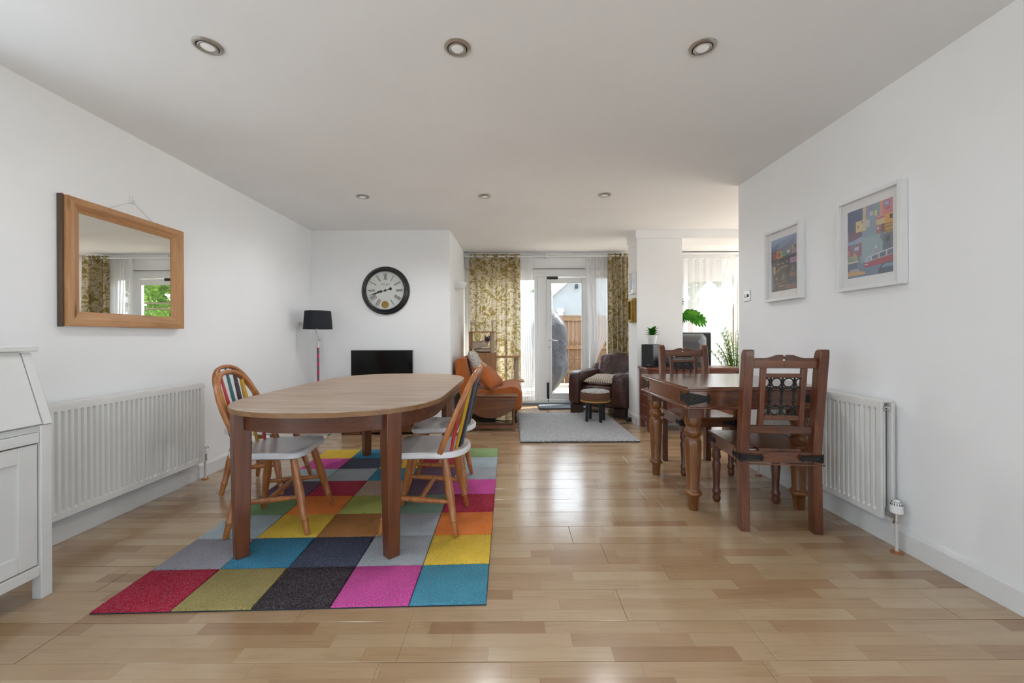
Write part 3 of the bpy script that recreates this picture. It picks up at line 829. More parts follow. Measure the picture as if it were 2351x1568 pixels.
MB().lathe([(0.004,0),(0.004,0.003)],10,Matrix.Translation((sl_x1+0.004,-0.017,1.005))@Matrix.Rotation(R(72),4,'Y')).build('screw_cap', M['chrome'], bu)

# ------------------------------------------------------------------ multicoloured rug
RC = dict(red=(144,17,45), olive=(136,122,72), black=(44,32,36), mag=(176,62,132), teal=(58,122,142), lav=(128,126,134), blue=(44,108,136), navy=(52,54,72), grey=(138,142,146),
          yel=(198,162,48), lgrey=(142,154,158), copper=(150,98,44), org=(196,104,34), dgrn=(92,116,74), lime=(146,150,70), bgrn=(86,108,92), plum=(84,58,76), beige=(158,134,116), green=(118,138,90))
grid_ = ['red olive black mag teal', 'lav blue navy grey yel', 'lgrey yel copper grey org', 'dgrn org lime bgrn red', 'plum red beige plum mag', 'lgrey grey blue plum grey', 'mag navy yel red lgrey', 'yel blue plum org green']
rm = {}
def pile_mat(nm, c):
    k = NT('pile_'+nm)
    v = k.coord(kind='World')
    n = k.noise(v, 240, 2, 0.7); n2 = k.noise(v, 7, 2); n3 = k.noise(v, 420, 1)
    base = tuple(min(0.9, q*1.55) for q in srgb(*c)[:3])+(1,)
    dk = tuple(q*0.45 for q in base[:3])+(1,); lt = tuple(min(1, q*1.3+0.015) for q in base[:3])+(1,)
    cc = k.ramp(n.outputs[0], [(0.32, dk), (0.5, base), (0.72, lt)])
    sp = k.ramp(n3.outputs[0], [(0.56, (0,0,0,1)), (0.63, (1,1,1,1))])
    cc = k.mix(k.math('MULTIPLY', sp, 0.5), cc, srgb(150,158,164))
    cc = k.mix(0.5, cc, k.ramp(n2.outputs[0], [(0.3, (0.8,0.8,0.8,1)), (0.7, (1.1,1.1,1.1,1))]), 'MULTIPLY')
    k.set(**{'Base Color': cc, 'Roughness': 0.95, 'Specular IOR Level': 0.1})
    k.bump(n.outputs[0], 0.7, 0.006)
    return k.m
for nm, c in RC.items(): rm[nm] = pile_mat(nm, c)
r00, r10 = Vector((-1.678, 1.595, 0)), Vector((-0.110, 1.640, 0))
r01, r11 = Vector((-1.797, 3.905, 0)), Vector((-0.137, 3.935, 0))
rug = thing('patchwork_rug', 'multicoloured patchwork rug under the oval dining table', 'rug', (0,0,0.0005))
def rp(u, v): return r00*(1-u)*(1-v)+r10*u*(1-v)+r01*(1-u)*v+r11*u*v
MB()._add([rp(0,0),rp(1,0),rp(1,1),rp(0,1)]+[rp(0,0)+Vector((0,0,.004)),rp(1,0)+Vector((0,0,.004)),rp(1,1)+Vector((0,0,.004)),rp(0,1)+Vector((0,0,.004))],[(0,3,2,1),(4,5,6,7),(0,1,5,4),(1,2,6,5),(2,3,7,6),(3,0,4,7)]).build('backing', plain('rug_backing', srgb(40,46,56), 0.9), rug)
for r_, rowt in enumerate(grid_):
    for c_, nm in enumerate(rowt.split()):
        g = 0.0022
        def q(a, b, z, ins):
            p = rp((c_+a)/5, (r_+b)/8)
            ctr = rp((c_+.5)/5, (r_+.5)/8)
            d = ctr-p
            return p + Vector((math.copysign(ins, d.x), math.copysign(ins, d.y), z))
        ring = [(0,0),(1,0),(1,1),(0,1)]
        vs_ = [q(a,b,0.003,g*0.6) for a,b in ring]+[q(a,b,0.0085,g) for a,b in ring]+[q(a,b,0.0125,g+0.006) for a,b in ring]
        m = MB(); m._add(vs_, [(0,1,5,4),(1,2,6,5),(2,3,7,6),(3,0,4,7),(4,5,9,8),(5,6,10,9),(6,7,11,10),(7,4,8,11),(8,9,10,11)])
        m.build('square', rm[nm], rug, angle=80)
RUGZ = 0.0132

# ------------------------------------------------------------------ oval dining table
tb = thing('dining_table', 'large oval extending dining table with pale worn top', 'dining table', (-0.975, 2.86, RUGZ))
TW, TL = 0.572, 1.01   # half width x, half length y
def oval(hw, hl, n=88, e=2.35):
    pts = []
    st = hl - hw
    for i in range(n):
        a = 2*PI*i/n
        c, s_ = math.cos(a), math.sin(a)
        x = hw*math.copysign(abs(c)**(2/e), c); y = hw*math.copysign(abs(s_)**(2/e), s_)
        y += st if s_ >= 0 else -st
        pts.append((x, y))
    return pts
HT = 0.737
# top in five boards across (two ends, centre leaves)
cuts = [-TL, -0.45, -0.14, 0.15, 0.45, TL]
ov = oval(TW, TL)
def clip_poly(poly, ylo, yhi):
    def cl(poly, f, yv):
        out = []
        for i in range(len(poly)):
            a, b = poly[i], poly[(i+1) % len(poly)]
            ia, ib = f(a[1]), f(b[1])
            if ia: out.append(a)
            if ia != ib:
                t = (yv-a[1])/(b[1]-a[1]); out.append((a[0]+(b[0]-a[0])*t, yv))
        return out
    return cl(cl(poly, lambda y: y >= ylo, ylo), lambda y: y <= yhi, yhi)
for i in range(5):
    pl = clip_poly(ov, cuts[i]+(0.0005 if i else -1), cuts[i+1]-(0.0005 if i < 4 else -1))
    m = MB(); m.prism(pl, HT-0.027, HT)
    o = m.build('top_board', M['tabletop'], tb, bevel=0.003)
rim = MB()
oo, oi = oval(TW+0.0006, TL+0.0006), oval(TW-0.03, TL-0.03)
n = len(oo)
rim._add([(x,y,HT-0.0272) for x,y in oo]+[(x,y,HT-0.004) for x,y in oo]+[(x,y,HT-0.0272) for x,y in oi], [(i,(i+1)%n,n+(i+1)%n,n+i) for i in range(n)]+[(2*n+i,2*n+(i+1)%n,(i+1)%n,i) for i in range(n)])
rim.build('edge_band', M['tableedge'], tb, recalc=False)
ao, ai = oval(TW-0.035, TL-0.035), oval(TW-0.058, TL-0.058)
ap = MB()
ap._add([(x,y,HT-0.105) for x,y in ao]+[(x,y,HT-0.027) for x,y in ao]+[(x,y,HT-0.105) for x,y in ai]+[(x,y,HT-0.027) for x,y in ai],
        [(i,(i+1)%n,n+(i+1)%n,n+i) for i in range(n)]+[(2*n+(i+1)%n,2*n+i,3*n+i,3*n+(i+1)%n) for i in range(n)]+[(2*n+i,2*n+(i+1)%n,(i+1)%n,i) for i in range(n)])
ap.build('apron', M['teakh'], tb, recalc=False)
LX, LY = 0.372, 0.862
for sx in (-1, 1):
    for sy in (-1, 1):
        m = MB()
        w0, w1 = 0.030, 0.039
        vs_ = []
        for z, w in ((0,w0),(HT-0.20,w1),(HT-0.027,w1)):
            for a in (0,1,2,3):
                an = PI/2*a
                vs_.append((w*1.4142*math.cos(an), w*1.4142*math.sin(an), z))
        m._add(vs_, [(3,2,1,0),(8,9,10,11)]+[(j*4+i,j*4+(i+1)%4,(j+1)*4+(i+1)%4,(j+1)*4+i) for j in range(2) for i in range(4)])
        m.build('leg', M['teak'], tb, bevel=0.003, loc=(sx*LX, sy*LY, 0))

# ------------------------------------------------------------------ hoop back chairs
SPC = dict(dark=srgb(52,34,46), yel=srgb(196,150,34), red=srgb(186,52,54), teal=srgb(32,98,106))
spm = {k_: plain('spindle_'+k_, v, 0.3, var=0.03) for k_, v in SPC.items()}
def windsor(label):
    t = thing('hoop_back_chair', label, 'chair', (0,0,0), 0, 'hoop back dining chairs')
    # seat outline, facing +x
    out = []
    for x, y in [(0.185,0.0),(0.19,0.08),(0.185,0.15),(0.165,0.198),(0.12,0.213),(0.06,0.205),(-0.02,0.195),(-0.09,0.198),(-0.15,0.19),(-0.20,0.165),(-0.238,0.11),(-0.252,0.05)]:
        out.append((x, y))
    full = out + [(-0.255,0.0)] + [(x,-y) for x, y in reversed(out[1:])]
    n = len(full)
    def ring(s_, z, dz=0):
        return [((x+0.03)*s_-0.03, y*s_, z + dz*((x+0.03)**2*1.2 - 0.25*y*y)) for x, y in full]
    vs_ = ring(0.93,0.414)+ring(1.0,0.422)+ring(1.0,0.442)+ring(0.96,0.452)+ring(0.72,0.446)+ring(0.40,0.440)
    fs = [tuple(reversed(range(n)))]+[(j*n+i,j*n+(i+1)%n,(j+1)*n+(i+1)%n,(j+1)*n+i) for j in range(5) for i in range(n)]+[tuple(5*n+i for i in range(n))]
    MB()._add(vs_, fs).build('seat', M['seatwhite'], t, angle=50)
    prof = [(0,0.0135),(0.02,0.0145),(0.16,0.0165),(0.175,0.0165),(0.185,0.0205),(0.20,0.0205),(0.21,0.017),(0.40,0.0205),(0.55,0.0245),(0.575,0.0225),(0.59,0.0245),(0.61,0.021),(0.625,0.024),(0.645,0.021),(0.66,0.0235),(0.68,0.0195),(0.70,0.0225),(0.80,0.0215),(1.0,0.0165)]
    feet = {}
    for sx in (-1, 1):
        for sy in (-1, 1):
            foot = Vector((0.215 if sx > 0 else -0.205, sy*0.200, 0.0045)); top = Vector((0.115 if sx > 0 else -0.13, sy*0.135, 0.418))
            feet[(sx,sy)] = (foot, top)
            MB().turned(foot, top, prof, 14).build('leg', M['beech'], t, angle=60)
    sp = [(0,0.009),(0.06,0.011),(0.3,0.0145),(0.5,0.016),(0.7,0.0145),(0.94,0.011),(1,0.009)]
    mids = []
    for sy in (-1, 1):
        f0, t0 = feet[(1,sy)]; f1, t1 = feet[(-1,sy)]
        a, b = f0.lerp(t0, 0.47), f1.lerp(t1, 0.42)
        MB().turned(a, b, sp, 12).build('stretcher', M['beech'], t, angle=60)
        mids.append(a.lerp(b, 0.5))
    MB().turned(mids[0], mids[1], sp, 12).build('stretcher', M['beech'], t, angle=60)
    # bow
    def bow(a):   # a 0..pi
        c_, h = math.cos(a), math.sin(a)
        e_ = 2/2.5
        y = -0.228*math.copysign(abs(c_)**e_, c_)
        zz = abs(h)**e_
        y *= 1.0 - 0.20*(1-zz)**1.3
        z = 0.445 + 0.437*zz
        x = -0.115 - 0.19*zz**1.05
        return Vector((x, y, z))
    N = 40
    pts = [bow(PI*i/N) for i in range(N+1)]
    # rectangular-ish section bow
    m = MB()
    vs_ = []
    for i, p in enumerate(pts):
        d = (pts[min(N,i+1)]-pts[max(0,i-1)]).normalized()
        nb_ = Vector((-1,0,-0.42)).normalized()
        nb_ = (nb_ - d*nb_.dot(d)).normalized()
        sd = d.cross(nb_).normalized()
        hw_, hd = 0.0125, 0.0155
        for ca, cb in ((-1,-.6),(-.6,-1),(.6,-1),(1,-.6),(1,.6),(.6,1),(-.6,1),(-1,.6)):
            vs_.append(p + sd*hw_*ca + nb_*hd*cb)
    fs = [(j*8+i,j*8+(i+1)%8,(j+1)*8+(i+1)%8,(j+1)*8+i) for j in range(N) for i in range(8)]+[tuple(reversed(range(8))), tuple(N*8+i for i in range(8))]
    m._add(vs_, fs); m.build('bow', M['beech'], t, angle=55)
    for i, cn in enumerate(['dark','yel','red','teal','dark','yel','red']):
        fy = -0.153 + 0.051*i     # right-hand side (-y) to left-hand side
        base = Vector((-0.205 + 1.5*fy*fy, fy*0.98, 0.446))
        # top on the bow at similar y
        ty = fy*1.22
        best = min(pts[6:-6], key=lambda p: abs(p.y-ty))
        MB().turned(base, best+Vector((0,0,-0.002)), [(0,0.0085),(0.3,0.0098),(0.7,0.0088),(1,0.0062)], 10).build('spindle', spm[cn], t, angle=60)
    return t
ch0 = windsor('hoop back chair on the radiator side, pushed under the oval table')
ch0.location = (-1.362, 2.385, RUGZ); ch0.rotation_euler = (0,0,R(6))
def place(src, loc, rz, label, tilt=0):
    c = copy_tree(src); c.location = loc; c.rotation_euler = (0, tilt, rz); c['label'] = label
    return c
place(ch0, (-1.81, 2.985, RUGZ*0.45), R(0), 'hoop back chair on the radiator side, drawn back off the rug', -0.014)
place(ch0, (-0.505, 2.385, RUGZ), R(178), 'hoop back chair on the open floor side, farther from the orange sofa')
place(ch0, (-0.525, 2.98, RUGZ), R(181), 'hoop back chair on the open floor side, nearer the orange sofa')

def lamp_light(name, parent, loc, energy, rot, angle=150, col=(0.97,0.985,1.0), radius=0.03, blend=0.7):
    l = bpy.data.lights.new(name, 'SPOT')
    l.energy = energy; l.spot_size = R(angle); l.spot_blend = blend; l.shadow_soft_size = radius; l.color = col
    o = bpy.data.objects.new(name, l); COL.objects.link(o); o.parent = parent; o.location = loc; o.rotation_euler = rot
    return o
def lit_mat(name, c, strength, rough=0.2):
    k = NT(name); k.set(**{'Base Color': c, 'Roughness': rough, 'Emission Color': (1.0,0.96,0.9,1), 'Emission Strength': strength}); return k.m
M['lens'] = lit_mat('lit_lens', (0.6,0.61,0.62,1), 0.12)
M['litbulb'] = lit_mat('lit_bulb', (0.8,0.8,0.8,1), 6.0)
# ------------------------------------------------------------------ wall clock
ccen = at(886.5, 667.5, YC)
ck = thing('wall_clock', 'large round black wall clock with roman numerals', 'clock', (ccen.x, YC, ccen.z))
RX = Matrix.Rotation(R(90), 4, 'X')       # lathe z -> -y (towards the room)
MB().lathe([(0.285,0.001),(0.292,0.01),(0.292,0.022),(0.280,0.03),(0.274,0.034),(0.276,0.042),(0.268,0.056),(0.255,0.066),(0.245,0.069),(0.236,0.064),(0.232,0.052),(0.232,0.03)], 72, RX, cap=False).build('case', plain('clock_black', srgb(26,26,30), 0.32, var=0.03), ck, angle=28)
MB().lathe([(0.002,0.028),(0.235,0.028),(0.235,0.031),(0.002,0.031)], 64, RX).build('dial', plain('dial_cream', (0.60,0.61,0.58,1), 0.5, var=0.05, vscale=10), ck)
inkm = plain('dial_ink', (0.03,0.03,0.03,1), 0.6)
RN = ['XII','I','II','III','IIII','V','VI','VII','VIII','IX','X','XI']
for h, txt in enumerate(RN):
    if txt == 'VI': continue
    m = MB()
    a = -2*PI*h/12 + PI/2
    L_, x = 0.076, 0.0
    items = []
    for chh in txt:
        wd_ = {'I': 0.0105, 'V': 0.019, 'X': 0.019}[chh]
        items.append((chh, x, wd_)); x += wd_
    for chh, x0_, wd_ in items:
        xc = x0_ + wd_/2 - x/2
        if chh == 'I': segs = [((xc,-L_/2),(xc,L_/2),0.0052)]
        elif chh == 'V': segs = [((xc-0.0065,L_/2),(xc,-L_/2),0.005),((xc+0.0065,L_/2),(xc,-L_/2),0.002)]
        else: segs = [((xc-0.0065,L_/2),(xc+0.0065,-L_/2),0.005),((xc+0.0065,L_/2),(xc-0.0065,-L_/2),0.002)]
        for p, q_, w_ in segs:
            m.beam((p[0],p[1],0),(q_[0],q_[1],0),w_,0.0012,(0,0,1))
    for sgn in (-1, 1): m.beam((-x/2,sgn*L_/2,0),(x/2,sgn*L_/2,0),0.0016,0.0012,(0,0,1))
    rr = 0.168
    Mn = RX @ Matrix.Translation((rr*math.cos(a), rr*math.sin(a), 0.0318)) @ Matrix.Rotation(a-PI/2, 4, 'Z')
    m.v = [Mn @ v for v in m.v]
    m.build('numeral', inkm, ck, smooth=False)
m = MB()
for i in range(60):
    a = 2*PI*i/60
    p = Vector((math.cos(a), math.sin(a), 0))
    m.beam(p*0.216+Vector((0,0,0.0316)), p*(0.224 if i % 5 else 0.2275)+Vector((0,0,0.0316)), 0.0022 if i % 5 else 0.004, 0.001, (0,0,1))
m.v = [RX @ v for v in m.v]
m.build('minute_track', inkm, ck, smooth=False)
# dial printing too small to read in the picture: two short printed lines
m = MB()
rd = random.Random(4)
xx = -0.05
while xx < 0.05:
    w_ = rd.uniform(0.006,0.010)
    if not (-0.006 < xx < 0.004):
        m.box(xx, xx+w_*0.35, 0.071, 0.083, 0.0312, 0.0317); m.box(xx+w_*0.35, xx+w_*0.8, 0.080, 0.083, 0.0312, 0.0317); m.box(xx+w_*0.35, xx+w_*0.7, 0.074, 0.077, 0.0312, 0.0317)
    xx += w_*1.15
for x0_, x1_ in ((-0.036,-0.022),(-0.018,-0.002),(0.003,0.034)): m.box(x0_, x1_, 0.060, 0.063, 0.0312, 0.0317)
m.v = [RX @ v for v in m.v]
m.build('dial_lettering', plain('ink_grey', (0.14,0.14,0.135,1), 0.6), ck, smooth=False)
def hand(ang, L_, wbase, z, tail, name):
    m = MB()
    d = Vector((math.cos(ang), math.sin(ang), 0)); s_ = Vector((-d.y, d.x, 0))
    pts = [(0.0,0.004),(L_*0.32,0.004),(L_*0.40,wbase),(L_*0.48,wbase*0.9),(L_*0.55,wbase*0.5),(L_*0.66,wbase*0.85),(L_*0.8,0.004),(L_,0.001)]
    o1 = [d*t + s_*w_ for t, w_ in pts]; o2 = [d*t - s_*w_ for t, w_ in reversed(pts)]
    ring = o1+o2
    n_ = len(ring)
    m._add([p+Vector((0,0,z)) for p in ring]+[p+Vector((0,0,z+0.0015)) for p in ring], [tuple(range(n_)), tuple(range(2*n_-1,n_-1,-1))]+[(i,(i+1)%n_,n_+(i+1)%n_,n_+i) for i in range(n_)])
    m.lathe([(0.014,z),(0.014,z+0.003)], 16)
    if tail:
        m.beam((0,0,z+0.001), -d*tail+Vector((0,0,z+0.001)), 0.006, 0.002, (0,0,1))
        m.lathe([(0.0175,z),(0.0175,z+0.002)], 16, Matrix.Translation(-d*tail)); m.lathe([(0.008,z),(0.008,z+0.002)], 12, Matrix.Translation(-d*tail*0.66))
    m.v = [RX @ v for v in m.v]
    m.build(name, inkm, ck)
hand(R(180+17), 0.205, 0.009, 0.036, 0.068, 'minute_hand')
hand(R(180+13), 0.125, 0.017, 0.0335, 0, 'hour_hand')
MB().lathe([(0.043,0.030),(0.043,0.034),(0.036,0.035),(0.034,0.032),(0.022,0.0325),(0.020,0.036),(0.002,0.038)], 32, RX @ Matrix.Translation((-0.003,-0.172,0))).build('pendulum_bob', M['brass'], ck, angle=25)

# ------------------------------------------------------------------ floor lamp
lc = at(730, 775, 4.56)
lp = thing('floor_lamp', 'floor lamp with charcoal drum shade and pink striped pole', 'floor lamp', (lc.x, 4.56, 0))
MB().lathe([(0.135,0.0),(0.135,0.012),(0.12,0.02),(0.02,0.026)], 32).build('base', M['brushed'], lp)
k = NT('pink_spiral'); g = k.new('ShaderNodeTexCoord'); sxn = k.new('ShaderNodeSeparateXYZ'); k.link(g.outputs['Object'], sxn.inputs[0])
ang = k.math('ARCTAN2', sxn.outputs[1], sxn.outputs[0])
ph = k.math('FRACT', k.math('ADD', k.math('MULTIPLY', sxn.outputs[2], 10.5), k.math('MULTIPLY', ang, 1/(2*PI))))
k.set(**{'Base Color': k.mix(k.math('LESS_THAN', ph, 0.45), srgb(92,86,84), srgb(206,20,96)), 'Roughness': 0.45})
MB().tube([(0,0,0.02),(0,0,0.985)], 0.0125, 14).build('pole', k.m, lp)
m = MB(); m.tube([(0,0,0.98),(0,0,1.06)], 0.012, 12); m.tube([(0.0,0,1.055),(0.012,0,1.075),(0.012,0,1.09)],0.006,8); m.tube([(0.012,-0.012,1.075),(0.012,0.012,1.075)],0.012,10)
m.tube([(0.012,0,1.08),(-0.006,0,1.125),(-0.012,0,1.15),(-0.012,0,1.22)],[0.007,0.006,0.008,0.010],10)
m.build('swivel_joint', M['brushed'], lp)
m = MB(); m.lathe([(0.153,1.195),(0.137,1.40),(0.133,1.40),(0.149,1.195)], 48, cap=False); m.lathe([(0.133,1.394),(0.02,1.394),(0.02,1.397),(0.133,1.397)],48,cap=False)
m.build('shade', M['shade'], lp, angle=30)
MB().sup((-0.01,0,1.28),(0.03,0.03,0.045),1,1,16,10).build('bulb', M['glassbulb'], lp)

# ------------------------------------------------------------------ television on a low cabinet
tx0, tx1 = at(806,803,4.70).x, at(949,803,4.70).x
ztop = at(880,803,4.70).z
tst = thing('television_cabinet', 'low wooden television cabinet behind the oval table', 'cabinet', ((tx0+tx1)/2, 4.70, 0))
cw = 0.41
MB().box(-cw,cw,-0.17,0.20,0.46,0.485).build('top', M['oakdark'], tst, bevel=0.003)
for sx in (-1,1): MB().box(sx*cw-(0.022 if sx>0 else 0), sx*cw+(0.022 if sx<0 else 0), -0.165,0.20,0.0,0.46).build('side_panel', M['oakdark'], tst, bevel=0.002)
MB().box(-cw+0.022,cw-0.022,0.185,0.20,0.0,0.46).build('back_panel', M['oakdark'], tst)
MB().box(-cw+0.022,cw-0.022,-0.15,0.185,0.03,0.05).build('shelf', M['oakdark'], tst)
MB().box(-cw+0.022,-0.20,-0.162,-0.145,0.0,0.46).build('door', M['oakdark'], tst, bevel=0.002)
dd = MB().box(-0.19,cw-0.03,-0.162,-0.145,0.028,0.455).build('door', M['oakdark'], tst, bevel=0.002)
MB().lathe([(0.006,0),(0.012,0.018)],12,Matrix.Translation((-0.16,-0.162,0.3))@RX).build('knob', M['brass'], dd)
tv = thing('flat_television', 'flat black television on the low wooden cabinet', 'television', ((tx0+tx1)/2, 4.70, 0.486))
tw = (tx1-tx0)/2; th = ztop-0.486
MB().box(-tw,tw,-0.012,0.03,th-0.43,th).build('bezel', plain('silver_bezel', (0.42,0.42,0.42,1), 0.35, 0.6), tv, bevel=0.004)
k = NT('screen_black'); k.set(**{'Base Color': (0.004,0.004,0.004,1), 'Roughness': 0.12, 'Specular IOR Level': 0.3})
MB().box(-tw+0.006,tw-0.006,-0.0145,-0.012,th-0.42,th-0.006).build('screen', k.m, tv)
m = MB(); m.box(-0.14,0.14,-0.06,0.10,0,0.01); m.box(-0.03,0.03,0.0,0.03,0.01,th-0.40); m.build('stand', M['black'], tv, bevel=0.003)

# ------------------------------------------------------------------ orange sofa bed
sf = thing('sofa_bed', 'burnt orange fold out sofa bed in the alcove', 'sofa', (XA, 5.05, 0))
SW = 0.86
def extr(poly, y0, y1, n=8, puff=0.0, nm='part', mat=None, parent=None, bevel=0.0, angle=50):
    m = MB(); N = len(poly)
    cx_ = sum(p[0] for p in poly)/N; cz_ = sum(p[1] for p in poly)/N
    vs_ = []
    for j in range(n+1):
        t = j/n
        e = min(1, math.sin(PI*t)**0.5*1.6) if puff else 1
        sc_ = 1 - puff*(1-min(1, e))
        for x, z in poly: vs_.append((cx_+(x-cx_)*sc_, y0+(y1-y0)*t, cz_+(z-cz_)*sc_))
    fs = [(j*N+i,j*N+(i+1)%N,(j+1)*N+(i+1)%N,(j+1)*N+i) for j in range(n) for i in range(N)]+[tuple(reversed(range(N))),tuple(n*N+i for i in range(N))]
    m._add(vs_, fs)
    return m.build(nm, mat, parent, bevel=bevel, angle=angle)
def arc(cx_, cz_, r, a0, a1, n=8): return [(cx_+r*math.cos(R(a0+(a1-a0)*i/n)), cz_+r*math.sin(R(a0+(a1-a0)*i/n))) for i in range(n+1)]
# seat: thick mattress with rolled front edge
seat_poly = [(0.20,0.19),(0.72,0.19)] + arc(0.80,0.275,0.085,-90,0,5) + arc(0.76,0.36,0.125,0,90,6)[1:] + [(0.5,0.445),(0.30,0.43),(0.20,0.42)]
extr(seat_poly, 0.0, SW, 14, 0.08, 'seat_mattress', M['orange'], sf)
fold = [(0.28,0.165),(0.76,0.165)] + arc(0.83,0.225,0.05,-90,60,6) + [(0.72,0.26),(0.28,0.26)]
extr(fold, 0.015, SW-0.015, 10, 0.06, 'folded_layer', M['orange'], sf)
back_poly = [(0.10,0.34),(0.265,0.40)] + [(0.255,0.50),(0.19,0.72)] + arc(0.135,0.80,0.045,10,100,4) + [(0.055,0.825),(0.035,0.80),(0.04,0.6)]
extr(back_poly, 0.0, SW, 12, 0.06, 'backrest', M['orange'], sf)
m = MB()
for j in range(2): m.tube([(0.30+0.3*j,0.43,0.449),(0.32+0.3*j,0.43,0.453)],0.012,8)
m.build('button', M['orange'], sf)
for x in (0.12, 0.78):
    for y in (0.10, SW-0.10):
        MB().tube([(x+(0.03 if x>0.5 else -0.02),y,0.004),(x-0.02,y,0.20)],[0.012,0.024],10).build('leg', M['black'], sf)
MB().box(0.1,0.82,0.08,SW-0.08,0.15,0.19).build('base_frame', M['blackmatt'], sf)

def cushion(name, label, size, loc, rot, mat, piping=None, group=None, e=0.62):
    t = thing(name, label, 'cushion', loc, 0, group)
    t.rotation_euler = rot
    w_, d_, h_ = size
    def fn(p):
        x, y, z = p
        u, v = x/(w_/2), y/(d_/2)
        pin = 1 - 0.06*(1-abs(u))*0 
        f = max(0.0, (1-u**4))*max(0.0, (1-v**4))
        zz = math.copysign(1, z)*(h_/2)*(f**0.55) + 0.004*math.sin(9*u+3*v)*f
        cx_ = 1 - 0.07*(1-v*v)*u*u; cy_ = 1 - 0.07*(1-u*u)*v*v
        return (x*cx_, y*cy_, zz)
    m = MB()
    N = 18
    for sg in (1, -1):
        m.grid(lambda a, b: fn((w_*(a-0.5), d_*(b-0.5), sg*1.0)), N, N)
    m.build('cover', mat, t, weld=True, angle=60)
    if piping:
        pts = []
        for i in range(64):
            s_ = i/64*4; q_ = int(s_); f = s_-q_
            u, v = [(-1+2*f,-1),(1,-1+2*f),(1-2*f,1),(-1,1-2*f)][q_]
            p = fn((w_/2*u, d_/2*v, 1)); pts.append((p[0],p[1],0))
        MB().tube(pts+[pts[0]], 0.004, 6, cap=False).build('piping', piping, t)
    return t
def print_mat(name, base, ink, sc=30):
    k = NT(name); v = k.coord()
    n = k.noise(v, sc, 4, 0.6, 2.0)
    c = k.ramp(n.outputs[0], [(0.40, base), (0.47, ink), (0.53, base), (0.60, base), (0.64, ink), (0.68, base)])
    k.set(**{'Base Color': c, 'Roughness': 0.9}); return k.m
cushion('floral_cushion', 'white cushion with grey floral print leaning on the orange backrest', (0.40,0.40,0.13), (-0.462,5.30,0.745), (0, R(64), 0), print_mat('floral_print', srgb(206,200,190), srgb(116,112,110), 22))
cushion('orange_cushion', 'plain burnt orange cushion lying on the orange sofa seat', (0.37,0.37,0.17), (-0.30,5.22,0.575), (R(0), R(46), R(-24)), M['orange'], M['orange'])

# ------------------------------------------------------------------ drop leaf table
dl = thing('drop_leaf_table', 'small oak drop leaf table with its leaf folded down', 'side table', (-0.25, 4.76, 0))
MB().box(-0.31,0.31,-0.10,0.10,0.395,0.417).build('top', M['oakdark'], dl, bevel=0.006)
for sy in (-1, 1):
    pl = [(0.305*math.cos(a), 0.235*math.sin(a)) for a in [PI+PI*i/24 for i in range(25)]]
    m = MB(); m.prism(pl, 0, 0.016, Matrix.Translation((0, sy*0.104+0.008, 0.393)) @ Matrix.Rotation(R(90), 4, 'X'))
    m.build('drop_leaf', M['oakdark'], dl, bevel=0.004)
lprof = [(0,0.017),(0.03,0.020),(0.18,0.020),(0.19,0.014),(0.24,0.020),(0.30,0.012),(0.50,0.018),(0.66,0.013),(0.72,0.020),(0.78,0.014),(0.82,0.020),(1,0.020)]
for sx in (-1, 1):
    for sy in (-1, 1):
        MB().turned((sx*0.262,sy*0.062,0.0),(sx*0.262,sy*0.062,0.395),lprof,12).build('leg', M['oakdark'], dl)
    m = MB().box(sx*0.262-0.012,sx*0.262+0.012,-0.062,0.062,0.34,0.39).build('end_rail', M['oakdark'], dl)
    MB().box(sx*0.262-0.018,sx*0.262+0.018,-0.082,-0.042,0.0,0.075).build('foot_block', M['oakdark'], dl, bevel=0.003)
    MB().box(sx*0.262-0.018,sx*0.262+0.018,0.042,0.082,0.0,0.075).build('foot_block', M['oakdark'], dl, bevel=0.003)
for sy in (-1, 1): MB().box(-0.25,0.25,sy*0.062-0.011,sy*0.062+0.011,0.03,0.065).build('stretcher', M['oakdark'], dl, bevel=0.003)

# ------------------------------------------------------------------ cat tree and cat
CTY = 6.0
ct = thing('cat_tree', 'wooden cat tree with clear dome and sisal posts', 'cat tree', (0, CTY, 0))
x0c, x1c = -0.605, -0.242
fy = -0.085
def cbx(name, mat, *a, bevel=0.003): return MB().box(*a).build(name, mat, ct, bevel=bevel)
zt_ = 0.848
m = MB(); hx0, hx1, hz0, hz1 = -0.50, -0.372, 0.53, 0.715
m.box(x0c,hx0,fy,fy+0.016,0,zt_); m.box(hx1,x1c,fy,fy+0.016,0,zt_); m.box(hx0,hx1,fy,fy+0.016,0,hz0); m.box(hx0,hx1,fy,fy+0.016,hz1,zt_)
m.build('cabinet_front', M['catwood'], ct, recalc=False)
cbx('cabinet_side', M['catwood'], x0c,x0c+0.016,fy+0.017,0.28,0,zt_); cbx('cabinet_side', M['catwood'], x1c-0.016,x1c,fy+0.017,0.28,0,zt_)
cbx('cabinet_top', M['catwood'], x0c-0.004,x1c+0.004,fy-0.004,0.29,zt_,zt_+0.018)
cbx('upper_shelf', M['catwood'], x0c-0.035,x1c+0.005,fy,0.28,1.168,1.184)
cbx('upper_side', M['catwood'], x0c-0.03,x0c-0.005,fy+0.01,0.26,zt_+0.019,1.167)
MB().tube([(-0.292,0.0,zt_+0.018),(-0.292,0.0,1.168)],0.036,18).build('sisal_post', M['sisal'], ct)
def dome(u, v):
    a = 2*PI*u; b = PI/2*v
    return (-0.43+0.145*math.cos(a)*math.cos(b), 0.10+0.145*math.sin(a)*math.cos(b), 1.185+0.145*math.sin(b))
MB().grid(dome, 32, 10).build('clear_dome', M['acrylic'], ct, recalc=False)
